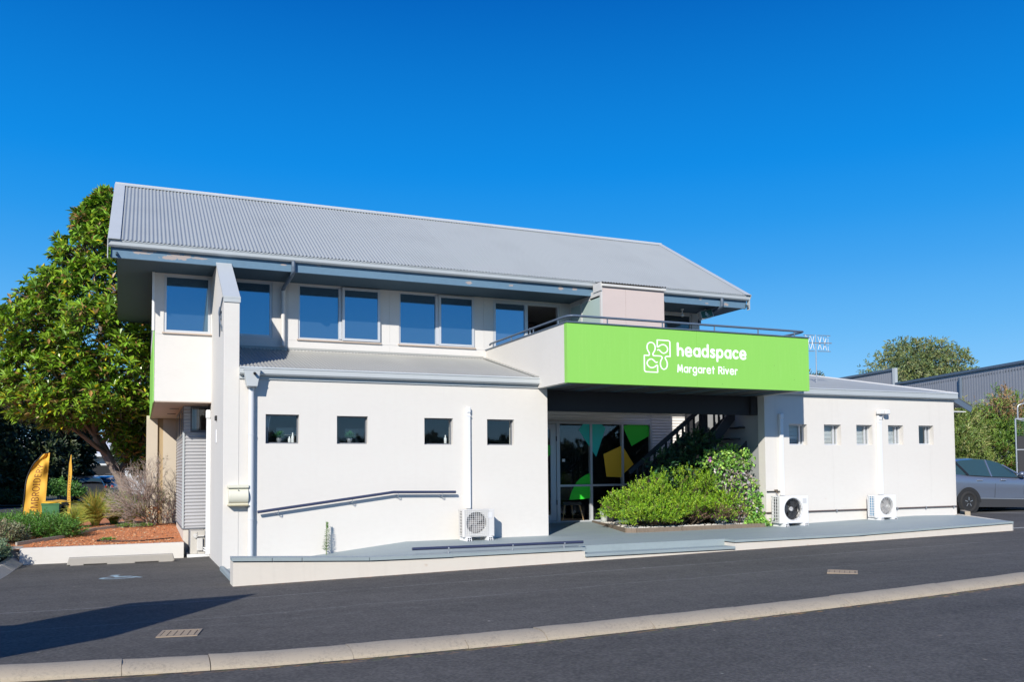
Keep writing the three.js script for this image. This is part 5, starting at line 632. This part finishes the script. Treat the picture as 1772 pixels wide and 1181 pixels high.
// a passenger car; length along +x, wheels on y = 0
function makeCar(name, label, paint, o = {}) {
  const t = thing(name, label, 'car', [0, 0, 0], o.group), hl = 2.26, S = [], N = 40, w0 = .93;
  const sill = .30, belt = (x) => polyline([[-2.26, 1.12], [-1.95, 1.20], [-1.4, 1.16], [-.3, 1.10], [.5, 1.075], [.95, 1.05], [1.9, .93], [2.15, .84], [2.26, .70]], x), roofY = (x) => polyline([[-2.2, 1.2], [-2.08, 1.40], [-1.85, 1.56], [-1.4, 1.665], [-.85, 1.70], [-.35, 1.67], [.05, 1.575], [.45, 1.385], [.93, 1.06]], x);
  const half = (x) => w0 * (1 - .22 * Math.pow(Math.abs(x) / hl, 6)) * (x > 1.6 ? 1 - .1 * (x - 1.6) : 1), prof = (x) => { const b = belt(x), w = half(x), h = b - sill, low = x > 2.05 || x < -2.05 ? .12 : 0; return [[w * .86, sill - .06 + low], [w * .965, sill + .04 + low], [w * .955, sill + h * .25], [w * .985, sill + h * .55], [w, sill + h * .72], [w * .975, sill + h * .88], [w * .93, b], [w * .6, b + .03], [0, b + .045]]; };
  const xs = []; for (let i = 0; i <= N; i++) xs.push(mix(-hl, hl, i / N));
  const side = (s) => grid(N, 8, (u, v) => { const x = xs[Math.round(u * N)], q = prof(x)[Math.round(v * 8)]; return [x, q[1], s * q[0]]; }), cap = (x) => { const q = prof(x); return grid(1, 8, (u, v) => { const k = q[Math.round(v * 8)]; return [x, k[1], mix(-1, 1, u) * k[0]]; }); };
  // wheel arches are cut from the flanks by leaving the dark well proud behind the rim
  const wx = [-1.37, 1.33];
  const body = add(t, 'body', [side(1), side(-1), cap(-hl), cap(hl)], paint);
  const gx = []; for (let i = 0; i <= 26; i++) gx.push(mix(-2.12, .92, i / 26));
  const gl = (s, f0, f1) => grid(26, 1, (u, v) => { const x = gx[Math.round(u * 26)], b = belt(x) - .01, rt = roofY(x) - .03, w = half(x), q = mix(f0, f1, v); return [x, mix(b, Math.max(b + .01, rt), q), s * mix(w * .93, w * .72, q)]; });
  const glass = mat([.04, .085, .10], .05, { metalness: .25 });
  for (const s of [1, -1]) add(t, 'side_glass', gl(s, 0, .95), glass);
  add(t, 'roof_panel', [grid(26, 10, (u, v) => { const x = gx[Math.round(u * 26)], rt = roofY(x), w = half(x) * .735, k = v * 2 - 1; return [x, Math.max(belt(x), rt - .07 * k * k), k * w]; })], paint);
  const ws = (x0, x1) => grid(4, 10, (u, v) => { const x = mix(x0, x1, u), k = v * 2 - 1; return [x, roofY(x) - .065 * k * k + .006, k * half(x) * .70]; }); add(t, 'windscreen', [ws(.12, .90)], glass); add(t, 'rear_glass', [ws(-2.1, -1.84)], glass);
  const pil = (x0, x1, wd) => [1, -1].map((s) => bar(V(x0, belt(x0), s * (half(x0) * .93 + .004)), V(x1, roofY(x1) - .06, s * (half(x1) * .735 + .008)), .02, wd, V(1, 0, 0))); for (const g of [...pil(-.42, -.50, .05), ...pil(.90, .16, .045)]) add(t, 'pillar', g, paint); for (const g of pil(-1.30, -1.62, .08)) add(t, 'pillar', g, M.black); for (const s of [1, -1]) add(t, 'window_trim', (tube([-2.0, -1.2, -.4, .3, .85].map((x) => V(x, belt(x) - .004, s * (half(x) * .935))), .011, 5, 30)), M.black);
  const clad = []; for (const s of [1, -1]) { clad.push(bar(V(-1.0, .32, s * .885), V(.98, .28, s * .885), .09, .24)); } for (const g of clad) add(t, 'sill_cladding', g, mat([.035, .036, .04], .7)); for (const s of [1, -1]) add(t, 'sill_trim', (bar(V(-.96, .46, s * .932), V(.9, .41, s * .932), .012, .02)), M.galv);
  for (const s of [1, -1]) for (const x of wx) { const a = new THREE.RingGeometry(.345, .455, 28, 1, 0, Math.PI); a.translate(x, .345, s * .945); const b2 = new THREE.CylinderGeometry(.40, .40, .25, 28); b2.rotateX(Math.PI / 2); b2.translate(x, .36, s * .812); add(t, 'wheel_arch', [a, b2], mat([.016, .0165, .018], .75)); const wl = add(t, 'wheel', (() => { const g = new THREE.TorusGeometry(.275, .085, 12, 36); g.scale(1, 1, 1.25); g.translate(x, .355, s * .86); return g; })(), M.rubber);
    const rim = [cyl(V(x, .355, s * .88), V(x, .355, s * .90), .225, .225, 28)]; add(wl, 'rim', rim, M.black); const sp = []; for (let k = 0; k < 5; k++) { const a2 = k * 1.2566 + .3, c2 = Math.cos(a2), s2 = Math.sin(a2); sp.push(bar(V(x + .05 * c2, .355 + .05 * s2, s * .915), V(x + .215 * c2, .355 + .215 * s2, s * .91), .02, .05, V(0, 0, 1))); } add(wl, 'spoke', sp, M.galv); }
  for (const s of [1, -1]) { for (const x of [-1.02, -.12]) add(t, 'door_handle', bx(x, x + .2, .985, 1.015, s > 0 ? half(x) * .99 : -half(x) * .99 - .03, s > 0 ? half(x) * .99 + .03 : -half(x) * .99, .01), M.galv); add(t, 'door_gap', [[-.34, .46, 1.1], [.78, .55, 1.05]].map(([x, a, b]) => bar(V(x, a, s * half(x) * .962), V(x, b - .2, s * (half(x) * 1.001)), .006, .006)), M.black); const mr = new THREE.SphereGeometry(1, 14, 10); mr.scale(.11, .075, .09); mr.translate(.62, 1.18, s * 1.03); add(t, 'mirror', [mr, bar(V(.62, 1.12, s * .84), V(.62, 1.15, s * .98), .05, .03)], paint);
    add(t, 'tail_light', bx(-2.235, -2.10, .94, 1.06, s > 0 ? .55 : -.86, s > 0 ? .86 : -.55, .02), mat([.35, .02, .02], .3)); add(t, 'headlight', bx(2.06, 2.20, .66, .78, s > 0 ? .5 : -.84, s > 0 ? .84 : -.5, .02), mat([.6, .62, .65], .2)); }
  return t;
}
const carPaint = new THREE.MeshPhysicalMaterial({ color: lin([.17, .205, .275]), roughness: .33, metalness: .45, clearcoat: 1, clearcoatRoughness: .05, side: THREE.DoubleSide });
{ const c = makeCar('parked_car', 'slate grey hatchback SUV parked beyond the right end of the building', carPaint), a = -.15; c.rotation.y = a; c.scale.y = 1.05; const ex = -1.37, ez = .86; c.position.set(24.0 - (ex * Math.cos(a) + ez * Math.sin(a)), -.115, -3.05 - (-ex * Math.sin(a) + ez * Math.cos(a))); }
{ const p = (c) => new THREE.MeshPhysicalMaterial({ color: lin(c), roughness: .35, clearcoat: 1, side: THREE.DoubleSide });
  [[-3.4, -45, 1.9, [.05, .055, .065], 'dark vehicle parked across the street under the trees'], [-1.9, -48, 1.35, [.30, .31, .33], 'silver vehicle parked across the street under the magnolia'], [-3.6, -60, 1.6, [.6, .6, .6], 'white vehicle in front of the far pale building']].forEach(([x, z, a, c, l]) => { const k = makeCar('street_car', l, p(c), { group: 'cars parked across the street' }); k.position.set(x, -.5, z); k.rotation.y = a; }); }
// right hand background
{ const t = thing('steel_shed', 'large blue grey steel clad shed behind the right end', 'building', [38, 0, -16]), m = mat([.32, .33, .355], .6, { map: T.metal }), Bp = [38.36, -19.06], C = [33.9, -3.4];
  const face = (a, b, h, name) => { const L = Math.hypot(b[0] - a[0], b[1] - a[1]), n = Math.round(L / .19), nx = (b[1] - a[1]) / L, nz = -(b[0] - a[0]) / L; const g = grid(n * 4, 1, (u, v) => { const k = u * n % 1, q = k < .18 || k > .97 ? .010 : 0; return [mix(a[0], b[0], u) + nx * -q, v * h, mix(a[1], b[1], u) + nz * -q]; }); const w = add(t, name, g, m); add(w, 'parapet_flashing', bar(V(a[0], h, a[1]), V(b[0], h, b[1]), .16, .12), M.steelBlue); return w; };
  face([41, -33], Bp, 6.78, 'rear_cladding'); const w = face(Bp, C, 5.95, 'front_cladding'); add(w, 'step_flashing', bx(38.26, 38.46, 5.9, 6.84, -19.16, -18.98), M.gutter); add(w, 'downpipe', [cyl(V(36.75, 0, -13.6), V(36.75, 5.7, -13.6), .09, .09, 8)], M.steelBlue);
  add(t, 'shed_roof', planY([[41, -33], [38.36, -19.06], [33.9, -3.4], [60, -3.4], [60, -33]], 5.6, 5.7), M.roof); }
const wl = [[.13, .18, .055], [.18, .22, .07], [.08, .12, .04], [.22, .23, .09]];
leafTree('gum_tree', 'rounded olive green tree rising behind the steel shed', 49.3, 0, -27.4, 10, 3.9, 7.4, 2.9, wl, 401, { n: 3400, leaves: 6, len: .22, wid: .04, lobes: 16, hang: -.2 });
leafTree('gum_tree', 'small dark tree top showing behind the aerial mast', 36.2, 0, -25, 7, 1.9, 6.0, 1.4, [[.05, .075, .035], [.08, .10, .045]], 402, { n: 900, len: .2, wid: .04, lobes: 9 });
{ const o = { shoot: .42, leaves: 13, len: .15, wid: .017, droop: .16, rise: .75, along: 1.1, wild: .55, stems: 14, stem: .02 };
  bush('hedge_shrub', 'tall feathery olive green shrub behind the parked car', 'shrub', [30.0, -.1, -8.2], [[29.3, 1.3, -7.6, 1.2, 1.5, 1.0], [30.2, 1.6, -8.2, 1.4, 1.7, 1.2], [30.8, 2.4, -8.6, 1.2, 1.5, 1.1], [29.8, 2.6, -8.4, .9, 1.0, .9]], { ...o, seed: 81, n: 2600, cols: [[.16, .24, .05], [.23, .31, .07], [.11, .18, .035], [.30, .31, .11]] });
  bush('hedge_shrub', 'tall green shrub with rusty plumes beside the mesh gate', 'shrub', [31.8, -.1, -7.4], [[31.4, 1.5, -7.6, 1.2, 1.7, 1.0], [32.3, 1.6, -6.6, 1.3, 1.7, 1.1], [31.9, 2.9, -7.6, 1.0, 1.4, .9], [33.3, 1.9, -5.2, 1.5, 1.8, 1.1], [34.2, 1.7, -3.8, 1.4, 1.7, 1.1]], { ...o, seed: 82, n: 3400, cols: [[.13, .25, .035], [.21, .33, .05], [.09, .18, .03]], dead: (p) => (p.y > 3.1 ? .55 : .05), deadCol: [.34, .22, .10] }); }
{ // galvanised frame with mesh and dark sheets
  const x = 28.55, z = -4.7, t = thing('mesh_gate', 'galvanised frame gate with green mesh and black panels at the right edge', 'gate', [x, -.1, z]), e = V(1.75, 0, 1.15), P = (s, y) => V(x + e.x * s, y, z + e.z * s), r = .03;
  add(t, 'frame', [cyl(P(0, -.1), P(0, 3.05), r, r, 8), cyl(P(1.2, -.1), P(1.2, 3.05), r, r, 8), cyl(P(0, 3.05), P(1.2, 3.05), r, r, 8), cyl(P(0, 1.95), P(1.2, 1.95), r, r, 8), cyl(P(0, 3.05), P(1.2, 2.4), .022, .022, 8), tube([P(.04, 3.05), P(.04, 3.5), P(.10, 3.58), P(.3, 3.6), P(1.2, 3.6)], .026, 7, 24, .1)], M.galv);
  const mesh = []; for (let i = 1; i < 20; i++) mesh.push(cyl(P(i / 20 * 1.2, 2.45), P(i / 20 * 1.2, 3.03), .005, .005, 4)); for (let i = 0; i < 9; i++) mesh.push(cyl(P(0, 2.48 + i * .065), P(1.2, 2.48 + i * .065), .005, .005, 4)); add(t, 'mesh', mesh, mat([.05, .14, .08], .6)); for (const [a, b] of [[1.98, 2.44], [.0, 1.92]]) add(t, 'panel', bar(P(.02, (a + b) / 2), P(1.18, (a + b) / 2), .02, b - a), M.dark);
}
{ // unseen wall added left of the camera, outlined to cast the driveway shadow
  const k = 4.2, n = V(.804, 0, .595), f = V(.595, 0, -.804), s0 = [1.35, 3.85], L = k / .557, o = V(s0[0] - f.x * L, -.3, s0[1] - f.z * L);
  const t = thing('added_shadow_wall', 'added white wall shaped to cast the driveway shadow, outside the left of the view', 'wall', [o.x, -.3, o.z]); const pts = [[0, k], [.30, k - 1.72], [.02, k - 2.35], [.02, -.3], [-3.6, -.3], [-3.6, k - 2.2], [-1.32, k - 1.55], [-1.22, k - .60]];
  const sh = new THREE.Shape(pts.map((p) => new THREE.Vector2(...p))), g = new THREE.ExtrudeGeometry(sh, { depth: .22, bevelEnabled: false }); g.applyMatrix4(new THREE.Matrix4().makeBasis(n, V(0, 1, 0), V().crossVectors(n, V(0, 1, 0)).multiplyScalar(1))); g.translate(o.x, -.3, o.z); add(t, 'wall', g, M.wall);
}
renderer.render(scene, camera);
